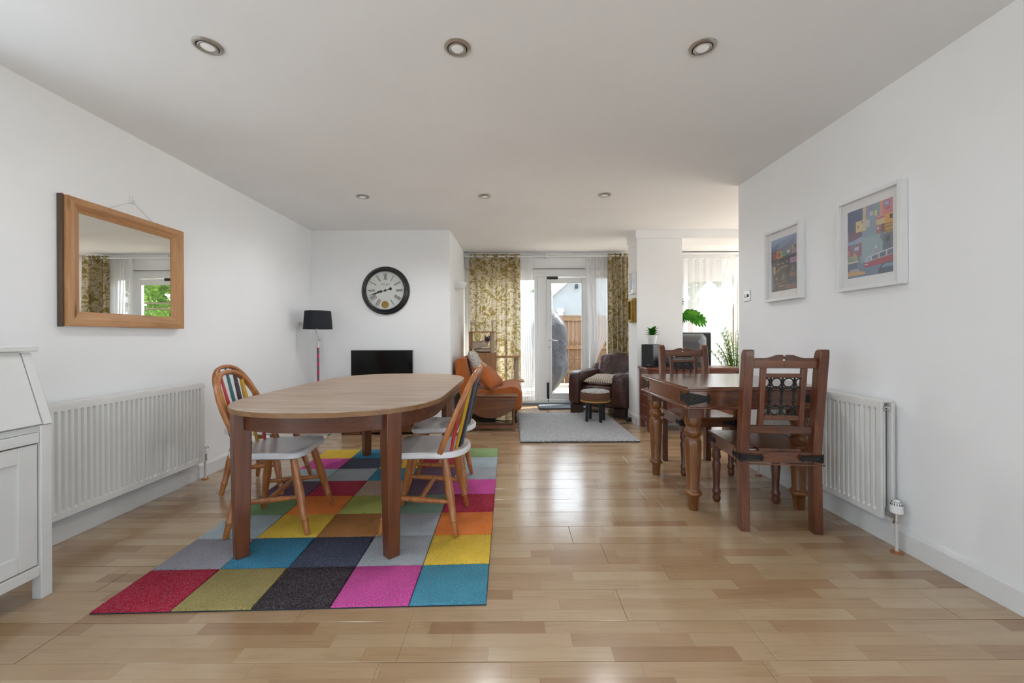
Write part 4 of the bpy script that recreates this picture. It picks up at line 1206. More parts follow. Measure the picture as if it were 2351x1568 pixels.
for x in (x0c+0.005, -0.285):
    MB().tube([(x,0.02,1.184),(x,0.02,1.31)],0.009,10).build('pompon_stick', M['sisal'], ct)
    MB().sup((x,0.02,1.325),(0.032,0.032,0.032),1,1,16,10).build('pompon', plain('cream_pompon', srgb(216,206,192), 0.95, bump=1, bscale=50), ct)
cbx('side_platform', M['catwood'], x1c+0.001,0.115,fy+0.01,0.24,0.792,0.812)
MB().tube([(0.065,0.05,0.452),(0.065,0.05,0.792)],0.036,18).build('sisal_post', M['sisal'], ct)
cbx('step_platform', M['catwood'], -0.05,0.175,fy,0.22,0.432,0.452)
MB().tube([(0.065,0.05,0.0),(0.065,0.05,0.432)],0.036,18).build('sisal_post', M['sisal'], ct)

CZ = zt_+0.019
def fb(p):
    x, y, z = p
    return (x, y, z*(1+0.12*math.sin(14*x)+0.1*math.sin(17*y)))
cb_ = MB().sup((-0.44,CTY+0.09,CZ+0.034),(0.145,0.125,0.033),0.75,0.8,32,12,fn=fb).build('cat_bed', M['plush'])
tag(cb_, 'fluffy beige pad under the cat on the cat tree', 'cat bed')
k = NT('cat_fur')
tcn = k.new('ShaderNodeTexCoord'); 
def dist_to(p):
    vm = k.new('ShaderNodeVectorMath', operation='DISTANCE'); k.link(tcn.outputs['Object'], vm.inputs[0]); vm.inputs[1].default_value = p
    return vm.outputs['Value']
face = k.ramp(dist_to((0.085,-0.062,0.112)), [(0.022/0.2*1.0, (1,1,1,1)), (0.30, (0,0,0,1))])
fmask = k.math('SUBTRACT', 1.0, k.math('DIVIDE', k.math('SUBTRACT', dist_to((0.088,-0.070,0.118)), 0.026), 0.024), True)
ears = k.math('MAXIMUM', k.math('LESS_THAN', dist_to((0.058,-0.03,0.172)), 0.030), k.math('LESS_THAN', dist_to((0.114,-0.034,0.172)), 0.030))
msk = k.math('MAXIMUM', fmask, ears)
body_c = k.ramp(k.noise(tcn.outputs['Object'], 14, 3).outputs[0], [(0.3, srgb(186,168,146)), (0.7, srgb(220,206,186))])
k.set(**{'Base Color': k.mix(msk, body_c, srgb(58,48,44)), 'Roughness': 0.85, 'Sheen Weight': 0.3})
cat = thing('siamese_cat', 'cream siamese cat with dark face lying in the cat tree', 'cat', (-0.470, CTY+0.060, CZ+0.054))
cat.scale = (1.2, 1.2, 1.2)
m = MB()
def el(c, h, rot=None):
    Mx = Matrix.Translation(c)
    if rot: Mx = Mx @ Euler(rot).to_matrix().to_4x4()
    m.sup((0,0,0), h, 1, 1, 20, 14, Mx)
el((-0.035,0.01,0.052),(0.085,0.058,0.052)); el((-0.085,0.01,0.046),(0.052,0.055,0.046)); el((0.035,-0.008,0.060),(0.058,0.046,0.050)); el((0.066,-0.022,0.085),(0.036,0.034,0.042),(0.3,0.4,0))
el((0.086,-0.036,0.122),(0.038,0.034,0.034)); el((0.089,-0.062,0.114),(0.018,0.018,0.015))
el((0.075,-0.066,0.018),(0.050,0.016,0.015),(0,0,0.15)); el((0.05,-0.080,0.016),(0.050,0.015,0.014),(0,0,-0.1)); el((-0.05,-0.045,0.022),(0.055,0.024,0.020))
for sx, tipx in ((-1,-0.006),(1,0.006)):
    m.tube([(0.086+sx*0.022,-0.034,0.142),(0.086+sx*0.029,-0.033,0.160),(0.086+sx*0.033+tipx,-0.032,0.184)],[0.018,0.012,0.002],10,flat=0.5)
m.tube([(-0.12,0.02,0.03),(-0.14,-0.02,0.018),(-0.10,-0.065,0.014),(-0.03,-0.085,0.012)],[0.016,0.014,0.012,0.009],10)
bo = m.build('body', k.m, cat, angle=80)
rmz = bo.modifiers.new('remesh', 'REMESH'); rmz.mode = 'VOXEL'; rmz.voxel_size = 0.0042; rmz.use_smooth_shade = True
smz = bo.modifiers.new('smooth', 'SMOOTH'); smz.factor = 0.5; smz.iterations = 4
for sx in (-1, 1):
    MB().sup((0.086+sx*0.014,-0.066,0.129),(0.0055,0.004,0.005),1,1,10,8).build('eye', plain('cat_eye', srgb(120,160,190), 0.1), cat)
MB().sup((0.089,-0.080,0.119),(0.004,0.003,0.003),1,1,8,6).build('nose', M['black'], cat)

# ------------------------------------------------------------------ curtains
CYp = 6.36
rod = thing('curtain_rod', 'white curtain rod above the garden doors', 'curtain rod', (0, CYp, 0))
zr = 2.372
MB().tube([(-0.74,0,zr),(1.85,0,zr)], 0.012, 12).build('rod', M['gloss'], rod)
MB().tube([(-0.72,0.06,zr+0.02),(1.85,0.06,zr+0.02)], 0.008, 10).build('voile_rail', M['gloss'], rod)
for x in (-0.73, 0.55, 1.75):
    MB().box(x-0.012,x+0.012,-0.012,0.14,zr-0.012,zr+0.045).build('bracket', M['gloss'], rod, bevel=0.002)
def curtain(name, label, xa, xb, ztop_, zbot, Y, waves, amp, mat, shape=None, nu=90, nv=26, ph=0.0, cat_='curtain', group=None, amp_top=0.6, eyelets=0):
    t = thing(name, label, cat_, ((xa+xb)/2, Y, 0), 0, group)
    xm = (xa+xb)/2
    def fn(u, v):
        z = ztop_ + (zbot-ztop_)*v
        a, b = (xa, xb) if shape is None else shape(v)
        x = a + (b-a)*u
        am = amp*(amp_top + (1-amp_top)*v)
        y = am*math.sin(2*PI*waves*u+ph) + 0.35*am*math.sin(2*PI*waves*2.3*u+1.3+2*v)
        x += 0.25*am*math.sin(2*PI*waves*2*u+ph+v)
        return (x-xm, y, z)
    MB().grid(fn, nu, nv).build('cloth', mat, t, recalc=False, angle=80)
    for i in range(eyelets):
        u = (i+0.5)/eyelets
        p = fn(u, 0.0)
        mm = MB(); N = 20
        for kx in range(1):
            mm.tube([(p[0],0.021*math.cos(2*PI*q/N)*0.5,zr+0.021*math.sin(2*PI*q/N)) for q in range(N+1)],0.0055,8,cap=False)
        mm.build('eyelet', M['upvc'], t)
    return t
ax = lambda px: at(px, 700, CYp).x
ztc = 2.41
curtain('floral_curtain', 'olive and cream floral curtain behind the cat tree', ax(1077), ax(1194), ztc, 0.03, CYp, 5, 0.045, M['curtain'], eyelets=6, ph=0.6)
curtain('floral_curtain', 'olive and cream floral curtain gathered behind the leather armchair', ax(1396), 1.88, ztc, 0.03, CYp, 4.5, 0.05, M['curtain'], eyelets=4, ph=2.0)
YV = CYp+0.055
def shl(v):
    a0, b0 = ax(1182), ax(1222)
    return (a0 + (ax(1198)-a0)*v**0.9, b0 + (ax(1227)-b0)*v)
curtain('voile_curtain', 'white sheer voile curtain hanging by the floral curtain at the cat tree', ax(1182), ax(1224), 2.40, 0.09, CYp+0.03, 6, 0.022, M['sheer'], shape=shl, nu=110, ph=1.0)
def shr(v):
    a0, b0 = ax(1344), ax(1396)
    if v < 0.62: return (a0 + (ax(1352)-a0)*v/0.62, b0 + (ax(1398)-b0)*v/0.62)
    w = (v-0.62)/0.38
    s_ = math.sin(min(1, w)*PI/2)
    return (ax(1352) + (ax(1352)-ax(1352))*w + 0.02*s_, ax(1398) - 0.28*s_)
curtain('voile_curtain', 'white sheer voile curtain drawn behind the leather armchair', ax(1344), ax(1396), 2.40, 0.30, CYp+0.06, 7, 0.026, M['sheer'], shape=shr, nu=120, ph=0.3)
rod2 = thing('curtain_rod', 'thin white voile rail above the second garden doors', 'curtain rod', (0, CYp, 0))
MB().tube([(2.14,0.05,2.335),(3.72,0.05,2.335)],0.008,10).build('rod', M['gloss'], rod2)
for x in (2.15, 3.71): MB().box(x-0.012,x+0.012,0.03,0.14,2.325,2.37).build('bracket', M['gloss'], rod2)
MB().box(2.12,3.80,0.06,0.14,2.40,2.435).build('pelmet', M['gloss'], rod2)
curtain('voile_curtain', 'white sheer voile panel stretched across the second garden doors', 2.2, 3.36, 2.345, 0.1, CYp+0.05, 10, 0.012, M['sheer'], nu=120, ph=0.3, amp_top=0.9)
def shp(v): return (3.08+0.36*(1-v)**1.2-0.30*v*0.0, 3.60-0.30*v**0.7)
curtain('voile_curtain', 'gathered white sheer voile swept aside behind the palm', 3.36, 3.60, 2.345, 0.1, CYp-0.02, 5, 0.025, M['sheer'], shape=lambda v: (3.42-0.50*v**0.85, 3.62-0.46*v**1.1), nu=90)

# ------------------------------------------------------------------ wall light
wl = at(1057, 657, 5.42)
t = thing('wall_uplighter', 'white half bowl wall light on the alcove wall', 'wall light', (XA, 5.42, wl.z))
m = MB()
def bowl(u, v):
    a = -PI/2 + PI*u; b = PI/2*v
    r_ = 0.15*math.cos(b)**0.7
    return (max(0.0005,r_*math.cos(a)), 0.14*math.cos(b)**0.7*math.sin(a), 0.045-0.10*math.sin(b))
m.grid(bowl, 20, 10)
m.grid(lambda u, v: (lambda p: (p[0]*0.95, p[1]*0.95, p[2]+0.004))(bowl(u, v)), 20, 10)
m.build('bowl', M['gloss'], t, recalc=False)
MB().box(0.0005,0.012,-0.05,0.05,-0.03,0.035).build('back_plate', M['gloss'], t)
MB().sup((0.06,0,-0.005),(0.018,0.018,0.025),1,1,12,8).build('bulb', M['glassbulb'], t)
sp_ = at(1065, 733, 5.8)
t = thing('light_switch', 'white light switch on the alcove wall below the wall light', 'light switch', (XA, 5.75, 1.36))
MB().box(0.0005,0.012,-0.043,0.043,-0.043,0.043).build('plate', M['gloss'], t, bevel=0.002); MB().box(0.012,0.016,-0.012,0.012,-0.018,0.018).build('rocker', M['gloss'], t, bevel=0.002)

# ------------------------------------------------------------------ leather armchair
k = NT('brown_leather'); v = k.coord()
n1 = k.noise(v, 3, 3); n2 = k.noise(v, 9, 4, 0.6, 1.5)
k.set(**{'Base Color': k.ramp(n1.outputs[0], [(0.3, srgb(44,24,20)), (0.7, srgb(78,44,36))]), 'Roughness': 0.36, 'Specular IOR Level': 0.5, 'Coat Weight': 0.1})
k.bump(n2.outputs[0], 0.55, 0.03); M['leather'] = k.m
ar = thing('leather_armchair', 'brown leather armchair beside the garden doors', 'armchair', (1.392, 5.875, 0), R(-38))
ar.scale = (0.96, 0.96, 0.97)
# local: faces -y, width along x
for sx in (-1, 1):
    MB().sup((sx*0.345,-0.02,0.375),(0.105,0.43,0.255),0.35,0.3,36,18).build('arm', M['leather'], ar, angle=80)
def wr(p):
    x, y, z = p
    return (x, y + 0.012*math.sin(x*38+z*9)*(0.3+max(0,z)) , z + 0.01*math.sin(x*16))
MB().sup((0,0.30,0.60),(0.285,0.15,0.27),0.5,0.5,44,20,Matrix.Translation((0,0.0,0)) @ Matrix.Translation((0,0.3,0.5)) @ Matrix.Rotation(R(-14),4,'X') @ Matrix.Translation((0,-0.3,-0.5)),fn=wr).build('back_cushion', M['leather'], ar, angle=80)
MB().sup((0,-0.06,0.345),(0.25,0.36,0.095),0.45,0.35,36,14).build('seat_cushion', M['leather'], ar, angle=80)
MB().box(-0.40,0.40,-0.36,0.36,0.12,0.30).build('base', M['leather'], ar, bevel=0.03, seg=4)
MB().sup((0,0.355,0.42),(0.41,0.075,0.31),0.3,0.3,36,14).build('outer_back', M['leather'], ar, angle=80)
for sx in (-1,1):
    for y in (-0.38, 0.30): MB().box(sx*0.345-0.085,sx*0.345+0.085,y,y+0.10,0,0.13).build('foot', plain('dark_foot', srgb(48,34,28), 0.5), ar, bevel=0.004)
k = NT('linen_stripe'); v = k.coord(); w = k.new('ShaderNodeTexWave'); w.inputs['Scale'].default_value = 9; w.inputs['Distortion'].default_value = 1.5; k.link(v, w.inputs['Vector'])
k.set(**{'Base Color': k.ramp(w.outputs['Fac'], [(0.2, srgb(150,136,122)), (0.8, srgb(196,182,166))]), 'Roughness': 0.9}); k.bump(k.noise(v, 25, 3).outputs[0], 0.5, 0.02)
pc = ar.matrix_basis @ Vector((0,0,0)) 
Rm = Matrix.Rotation(R(-38), 4, 'Z')
cp = Vector((1.392,5.875,0)) + Rm @ Vector((0.0,-0.13,0.487))
cushion('linen_cushion', 'crumpled beige striped cushion on the leather armchair seat', (0.44,0.42,0.115), cp, (R(7), 0, R(-38)), k.m)

# ------------------------------------------------------------------ grey rug, stool, mat
k = NT('grey_wool'); v = k.coord((1,1,1),'World')
vo = k.new('ShaderNodeTexVoronoi'); vo.inputs['Scale'].default_value = 55; k.link(k.coord((1,1.6,1),'World'), vo.inputs['Vector'])
n1 = k.noise(v, 60, 3)
c = k.mix(k.math('MULTIPLY', vo.outputs['Distance'], 0.9, True), srgb(206,208,210), srgb(132,134,138))
c = k.mix(0.4, c, k.ramp(n1.outputs[0], [(0.3,(0.75,0.75,0.76,1)),(0.6,(1.05,1.05,1.05,1))]), 'MULTIPLY')
k.set(**{'Base Color': c, 'Roughness': 0.95}); k.bump(vo.outputs['Distance'], -0.9, 0.012) if False else k.bump(vo.outputs['Distance'], 0.9, 0.012)
gr = thing('wool_rug', 'thick pale grey woven wool rug before the garden doors', 'rug', (0.70, 4.94, 0.0005))
gx, gy = 0.62, 0.775
MB().box(-gx,gx,-gy,gy,0,0.014).build('backing', plain('rug_edge_grey', srgb(78,76,74), 0.95), gr)
rd = random.Random(9)
def pil(u, v):
    x, y = -gx+2*gx*u, -gy+2*gy*v
    ed = min(u,1-u,v,1-v)
    return (x + rd.uniform(-.003,.003), y + rd.uniform(-.003,.003), (0.024 if ed > 0.001 else 0.013) + rd.uniform(-.0035,.0035))
MB().grid(pil, 84, 104).build('pile', k.m, gr, recalc=False, angle=180)
mt = thing('door_mat', 'dark grey ribbed door mat at the garden door', 'door mat', (0.80, 6.27, 0.0005))
MB().sup((0,0,0.007),(0.40,0.185,0.0075),0.2,0.12,40,6).build('backing', M['blackmatt'], mt)
MB().box(-0.385,0.385,-0.175,0.175,0.0125,0.018).build('pile', plain('mat_grey', srgb(104,110,116), 0.95, var=0.35, vscale=120, bump=0.8, bscale=150), mt, bevel=0.002)
st = thing('round_footstool', 'small round footstool with black legs on the grey rug', 'footstool', (1.055, 5.13, 0.0285))
k = NT('brown_band'); v = k.coord((1,1,26)); w = k.new('ShaderNodeTexWave', bands_direction='Z'); w.inputs['Scale'].default_value = 1; k.link(v, w.inputs['Vector'])
k.set(**{'Base Color': k.ramp(w.outputs['Fac'], [(0.2, srgb(72,46,34)), (0.8, srgb(120,84,62))]), 'Roughness': 0.85})
MB().lathe([(0.17,0.255),(0.183,0.262),(0.186,0.30),(0.186,0.36),(0.180,0.372)],40).build('side_band', k.m, st, angle=50)
MB().lathe([(0.165,0.248),(0.187,0.25),(0.189,0.258),(0.186,0.268)],40).build('trim_band', plain('mustard_trim', srgb(168,132,60), 0.7), st)
MB().lathe([(0.181,0.370),(0.176,0.382),(0.13,0.394),(0.06,0.400),(0.002,0.401)],40).build('seat_pad', print_mat('pad_print', srgb(176,192,190), srgb(160,110,110), 9), st, angle=60)
for i in range(4):
    a = R(20+90*i)
    MB().beam((0.125*math.cos(a),0.125*math.sin(a),0),(0.115*math.cos(a),0.115*math.sin(a),0.255),0.034,0.034,(0,1,0)).build('leg', M['black'], st, bevel=0.003)

# ------------------------------------------------------------------ sideboard and what stands on it
SBX, SBW, SBY0, SBY1, SBH = 1.562, 1.06, 4.625, 4.955, 0.735
sb = thing('sideboard', 'mahogany sideboard with panelled doors in front of the pier', 'sideboard', (SBX, SBY0, 0))
D_ = SBY1-SBY0
MB().box(-0.022,SBW+0.022,-0.022,D_,SBH-0.028,SBH).build('top', M['mahogh'], sb, bevel=0.006)
MB().box(-0.008,SBW+0.008,-0.008,D_-0.004,SBH-0.046,SBH-0.028).build('cornice', M['mahogh'], sb, bevel=0.005)
for x in (0, SBW-0.05):
    for y in (0, D_-0.054):
        MB().box(x,x+0.05,y,y+0.05,0,SBH-0.046).build('leg', M['mahog'], sb, bevel=0.003)
for x in (0.008, SBW-0.02):
    MB().box(x,x+0.012,0.05,D_-0.05,0.12,SBH-0.046).build('side_backing', M['mahog'], sb)
    for i in range(4):
        z0 = 0.165 + i*0.125
        MB().box((x-0.004) if x < 0.5 else x, (x+0.012) if x < 0.5 else x+0.016, 0.056,D_-0.058,z0,z0+0.120).build('side_plank', M['mahog'], sb, bevel=0.004)
    MB().box(x-0.006,x+0.018,0.05,D_-0.054,0.10,0.155).build('side_rail', M['mahogh'], sb, bevel=0.003)
MB().box(0.05,SBW-0.05,0.004,0.03,SBH-0.085,SBH-0.046).build('front_rail', M['mahogh'], sb, bevel=0.003)
MB().box(0.05,SBW-0.05,0.004,0.03,0.10,0.145).build('front_rail', M['mahogh'], sb, bevel=0.003)
MB().box(0.03,SBW-0.03,D_-0.03,D_-0.018,0.1,SBH-0.046).build('back_panel', M['mahog'], sb)
MB().box(0.03,SBW-0.03,0.03,D_-0.03,0.11,0.125).build('shelf', M['mahog'], sb)
for i in range(3):
    x0 = 0.054 + i*0.319; x1 = x0+0.313
    d = frame_rect(MB(), x0, x1, 0.15, SBH-0.09, 0.05, 0.006, 0.026).build('door', M['mahog'], sb, bevel=0.002, recalc=False)
    MB().box(x0+0.045,x1-0.045,0.012,0.02,0.195,SBH-0.135).build('door_panel', M['mahog'], d)
    kx = x1-0.025 if i != 1 else x0+0.025
    MB().lathe([(0.005,0),(0.005,0.01),(0.012,0.016),(0.010,0.024)],12,Matrix.Translation((kx,0.006,0.40))@RX).build('knob', M['brass'], d)

def boxthing(): pass
spk = thing('bookshelf_speaker', 'black bookshelf speaker on the sideboard end', 'speaker', (1.655, 4.80, SBH), R(-48))
MB().box(-0.075,0.075,-0.085,0.085,0,0.268).build('cabinet', plain('speaker_black', (0.012,0.012,0.014,1), 0.5), spk, bevel=0.004)
gl_ = MB().box(-0.072,0.072,-0.094,-0.0855,0.006,0.262).build('grille', plain('speaker_cloth', (0.03,0.03,0.033,1), 0.9, bump=0.4, bscale=300), spk, bevel=0.004)
def text(name, body, size, mat, parent, mx, ext=0.0004):
    cu = bpy.data.curves.new(name, 'FONT'); cu.body = body; cu.size = size; cu.extrude = ext; cu.align_x = 'CENTER'
    tmp = bpy.data.objects.new(name+'_tmp', cu); COL.objects.link(tmp)
    bpy.context.view_layer.update()
    me = bpy.data.meshes.new_from_object(tmp.evaluated_get(bpy.context.evaluated_depsgraph_get()))
    bpy.data.objects.remove(tmp)
    me.materials.clear(); me.materials.append(mat)
    o = bpy.data.objects.new(name, me); COL.objects.link(o); o.parent = parent; o.matrix_local = mx
    return o
text('badge', 'polk', 0.018, M['chrome'], gl_, Matrix.Translation((0.02,-0.0946,0.022)) @ Matrix.Rotation(R(90),4,'X'))
MB().lathe([(0.003,0),(0.0032,0.0001)],4).v
pp = thing('potted_houseplant', 'small leafy plant in a white pot on the black speaker', 'plant', (1.668, 4.79, SBH+0.2685))
MB().lathe([(0.055,0),(0.058,0.004),(0.058,0.01),(0.045,0.012)],24).build('saucer', M['acrylic'], pp)
MB().lathe([(0.040,0.006),(0.055,0.10),(0.058,0.10),(0.058,0.108),(0.052,0.108),(0.050,0.09),(0.002,0.085)],24).build('pot', plain('pot_white', (0.7,0.69,0.67,1), 0.4), pp, angle=35)
m = MB(); rd = random.Random(11)
def leafshape(m, base, d, up, L, W, droop=0.25, n=6):
    d = Vector(d).normalized(); s_ = d.cross(Vector(up)).normalized(); u_ = s_.cross(d).normalized()
    vs_ = []
    for i in range(n+1):
        t_ = i/n
        w_ = W*math.sin(PI*min(1, t_*0.93+0.05))**0.8
        c_ = Vector(base) + d*L*t_ + u_*(L*(0.35*t_ - droop*2*t_*t_))
        vs_ += [c_ - s_*w_ + u_*w_*0.25, c_, c_ + s_*w_ + u_*w_*0.25]
    m._add(vs_, [(i*3+j, i*3+j+1, (i+1)*3+j+1, (i+1)*3+j) for i in range(n) for j in range(2)])
for i in range(17):
    a = i*2.4
    leafshape(m, (0.012*math.cos(a),0.012*math.sin(a),0.085+0.004*i), (math.cos(a),math.sin(a),0.45+0.05*i), (0,0,1), rd.uniform(0.07,0.10), 0.026)
m.build('leaves', M['leaf'], pp, recalc=False)

tt = thing('record_player', 'black record player with smoked lid on the sideboard', 'record player', (2.03, 4.79, SBH))
MB().box(-0.20,0.20,-0.145,0.15,0.012,0.06).build('plinth', M['black'], tt, bevel=0.004)
for sx in (-1,1):
    for sy in (-1,1): MB().lathe([(0.018,0),(0.018,0.013)],12,Matrix.Translation((sx*0.165,sy*0.12,0))).build('foot', M['blackmatt'], tt)
MB().lathe([(0.135,0.06),(0.135,0.068),(0.002,0.069)],32,Matrix.Translation((-0.04,0,0))).build('platter', M['blackmatt'], tt)
m = MB(); m.tube([(0.15,0.09,0.062),(0.15,0.09,0.085)],0.012,10); m.tube([(0.15,0.09,0.083),(0.14,-0.04,0.083),(0.10,-0.07,0.075)],0.004,8); m.build('tonearm', M['chrome'], tt)
m = MB()
m.box(-0.197,0.197,-0.142,-0.139,0.061,0.118); m.box(-0.197,0.197,0.142,0.145,0.061,0.118); m.box(-0.197,-0.194,-0.139,0.142,0.061,0.118); m.box(0.194,0.197,-0.139,0.142,0.061,0.118); m.box(-0.197,0.197,-0.142,0.145,0.118,0.121)
m.build('dust_cover', M['smoked'], tt, recalc=False)
for i, (x, rz_) in enumerate(((1.98, 0.2), (2.07, -0.3))):
    rmt = thing('remote_control', ['flat black remote control on the record player lid', 'angled black remote control with grey keys on the record player lid'][i], 'remote control', (x, 4.76, SBH+0.1213), rz_+0.9)
    MB().box(-0.018,0.018,-0.05,0.05,0,0.012).build('case', M['black'], rmt, bevel=0.004)
    m = MB()
    for r_ in range(5):
        for c_ in range(2): m.box(-0.011+c_*0.014,-0.003+c_*0.014,-0.04+r_*0.017,-0.033+r_*0.017,0.012,0.0135)
    m.build('keys', plain('grey_keys', (0.2,0.2,0.2,1), 0.6), rmt)

# old deep television seen from behind, in the garden end
ox = thing('deep_television', 'deep silver backed black television behind the pier', 'television', (2.42, 5.62, 0.46), 0)
def hump(p):
    x, y, z = p
    return p
m = MB()
m.prism([(-0.36,0.06),(0.14,0.06),(0.14,0.61),(-0.36,0.66)], 0, 0.10, Matrix.Translation((0,0.05,0))@Matrix.Rotation(R(90),4,'X'))
bz = MB(); bz.box(-0.46,0.375,0.02,0.12,0.03,0.69); bz.build('front_bezel', M['black'], ox, bevel=0.02, seg=3)
N = 10
hv = MB()
prof = [(0.0,0.675,0.30),(-0.10,0.665,0.255),(-0.19,0.63,0.19),(-0.26,0.56,0.11)]
vs_ = []
for y, z1_, x1_ in prof: vs_ += [(-0.44+(0.195-x1_)*0.6,y+0.02,0.06),(x1_,y+0.02,0.06),(x1_,y+0.02,z1_-0.05),(x1_-0.05,y+0.02,z1_),(-0.40+(0.195-x1_)*0.6,y+0.02,z1_),(-0.44+(0.195-x1_)*0.6,y+0.02,z1_-0.05)]
hv._add(vs_, [tuple(range(6)), tuple(range(23,17,-1))]+[(j*6+i,j*6+(i+1)%6,(j+1)*6+(i+1)%6,(j+1)*6+i) for j in range(3) for i in range(6)])
hv.build('rear_housing', plain('tv_silver', srgb(66,68,72), 0.35, 0.2), ox, bevel=0.012, angle=30)
for i in range(8): MB().box(-0.30+i*0.045,-0.275+i*0.045,-0.245,-0.238,0.30,0.46).build('vent', M['blackmatt'], ox)
MB().box(-0.30,0.10,-0.06,0.12,0,0.035).build('foot', M['black'], ox, bevel=0.004)
ts = thing('television_stand', 'dark low stand carrying the deep television', 'cabinet', (2.30, 5.62, 0))
MB().box(-0.36,0.36,-0.26,0.2,0.43,0.459).build('top', M['mahogh'], ts, bevel=0.003)
for x in (-0.36,0.335): MB().box(x,x+0.025,-0.25,0.2,0,0.43).build('side_panel', M['mahog'], ts)
MB().box(-0.335,0.335,-0.24,0.19,0.18,0.2).build('shelf', M['mahog'], ts)

# monstera
mo = thing('monstera_plant', 'monstera with split leaves reaching out behind the pier', 'plant', (2.50, 6.08, 0))
MB().lathe([(0.12,0),(0.16,0.28),(0.17,0.28),(0.17,0.31),(0.15,0.31),(0.14,0.27),(0.002,0.26)],28).build('pot', plain('terracotta_pot', srgb(150,96,70), 0.8), mo, angle=35)
def monstera(base, d, up, L):
    m = MB(); d = Vector(d).normalized(); s_ = d.cross(Vector(up)).normalized(); u_ = s_.cross(d).normalized()
    P_ = lambda t_, w_: Vector(base)+d*L*(t_ - 0.10*abs(w_))+s_*L*w_+u_*L*(0.16*t_-0.34*t_*t_-0.35*w_*w_)
    for sg in (-1, 1):
        nlob = 6
        for i in range(nlob):
            t0, t1 = i/nlob*0.92, (i+1)/nlob*0.92
            wm = 0.44*math.sin(PI*(0.18+0.72*(i+0.5)/nlob))**0.7
            gap = 0.030
            root = 0.10 + 0.03*(i % 2)
            pts = [P_(t0,0), P_(t1,0), P_(t1+0.02,sg*root), P_(t1-gap+0.16*wm/0.44,sg*wm*0.75), P_((t0+t1)/2+0.20*wm/0.44+0.02,sg*wm), P_(t0+gap+0.13*wm/0.44,sg*wm*0.85), P_(t0+0.005,sg*root)]
            m._add([p for p in pts], [(0,1,2,6),(6,2,3,5),(5,3,4)])
        m._add([P_(0.92,0),P_(1.03,0),P_(0.95,sg*0.10)], [(0,1,2)])
    return m
lv = [((2.52,5.90,1.43),(0.85,-0.1,-0.22),0.36),((2.30,5.95,1.46),(0.85,0.1,-0.12),0.34),((2.30,6.1,1.2),(-0.5,-0.5,0.3),0.3),((2.5,6.2,1.5),(0.2,0.1,0.6),0.28)]
for (bp, dd_, L_) in lv:
    b_ = Vector(bp)-Vector((2.50,6.08,0))
    monstera(b_, dd_, (0.1,-0.8,0.55), L_).build('leaf', M['leaf'], mo, recalc=False, angle=80)
    MB().tube([(0,0,0.27),Vector((b_.x*0.3,b_.y*0.3,b_.z*0.65)),b_],[0.010,0.007,0.005],8).build('stem', M['leaf'], mo)

# palm
pm = thing('palm_plant', 'feathery palm in a pale yellow pot by the voile curtain', 'plant', (3.02, 5.42, 0))
MB().lathe([(0.13,0),(0.17,0.30),(0.18,0.30),(0.18,0.33),(0.16,0.33),(0.15,0.28),(0.002,0.27)],28).build('pot', plain('yellow_pot', srgb(196,172,96), 0.6), pm, angle=35)
rd = random.Random(21)
for i in range(34):
    a = rd.uniform(0, 2*PI); sp_ = rd.uniform(0.12,0.40); h_ = rd.uniform(0.6,1.12)
    p0 = Vector((0.03*math.cos(a),0.03*math.sin(a),0.28)); p1 = Vector((sp_*0.35*math.cos(a),sp_*0.35*math.sin(a),0.3+h_*0.6)); p2 = Vector((sp_*math.cos(a),sp_*math.sin(a),0.30+h_*0.80)); 
    crv = [p0.lerp(p1,t_/10).lerp(p1.lerp(p2,t_/10),t_/10) for t_ in range(11)]
    m = MB(); m.tube(crv,[0.006-0.0004*j for j in range(11)],6)
    for j in range(3, 11):
        d = (crv[j]-crv[j-1]).normalized(); s_ = d.cross(Vector((0,0,1))).normalized()
        for sg in (-1, 1):
            L_ = 0.16*(1-0.05*(j-3))
            leafshape(m, crv[j], d*0.7+s_*sg*0.8+Vector((0,0,0.1)), (0,0,1), L_*1.15, 0.0065, 0.45, 4)
    m.build('frond', M['palm'], pm, recalc=False)

# ------------------------------------------------------------------ pictures on the pier
t = thing('small_picture', 'small white framed picture of a blue arch on the pier', 'picture', (1.552, 5.105, 1.765))
fr = frame_rect(MB(), -0.08, 0.08, -0.13, 0.135, 0.014, 0.0, 0.045); fr.v = [Vector((-0.001-v.y, -v.x, v.z)) for v in fr.v]; fr.build('frame', M['gloss'], t, bevel=0.002)
MB().box(-0.03,-0.02,-0.068,0.068,-0.118,0.122).build('mount', M['upvc'], t)
pl = [(-0.03,-0.075),(0.03,-0.075)]+[(0.03*math.cos(a),0.05+0.03*math.sin(a)) for a in [PI*i/10 for i in range(11)]]
m = MB(); m.prism(pl,0,0.0006,Matrix(((0,0,-1,-0.0301),(1,0,0,0),(0,1,0,0),(0,0,0,1)))); m.build('print', plain('arch_blue', srgb(168,196,222), 0.6), t)
t = thing('gilt_picture', 'small picture in a deep gilt frame on the pier', 'picture', (1.552, 5.115, 1.425))
gmat = plain('gilt', srgb(150,120,52), 0.35, 0.8, var=0.3, vscale=30, bump=0.3)
fr = frame_rect(MB(), -0.095, 0.095, -0.155, 0.155, 0.026, 0.0, 0.035); fr.v = [Vector((-0.001-v.y, -v.x, v.z)) for v in fr.v]; fr.build('outer_moulding', gmat, t, bevel=0.008)
fr = frame_rect(MB(), -0.075, 0.075, -0.135, 0.135, 0.02, 0.0, 0.06); fr.v = [Vector((-0.001-v.y, -v.x, v.z)) for v in fr.v]; fr.build('inner_moulding', gmat, t, bevel=0.004)
MB().box(-0.03,-0.02,-0.056,0.056,-0.116,0.116).build('print', plain('dark_print', srgb(70,64,44), 0.5, var=0.5, vscale=20), t)

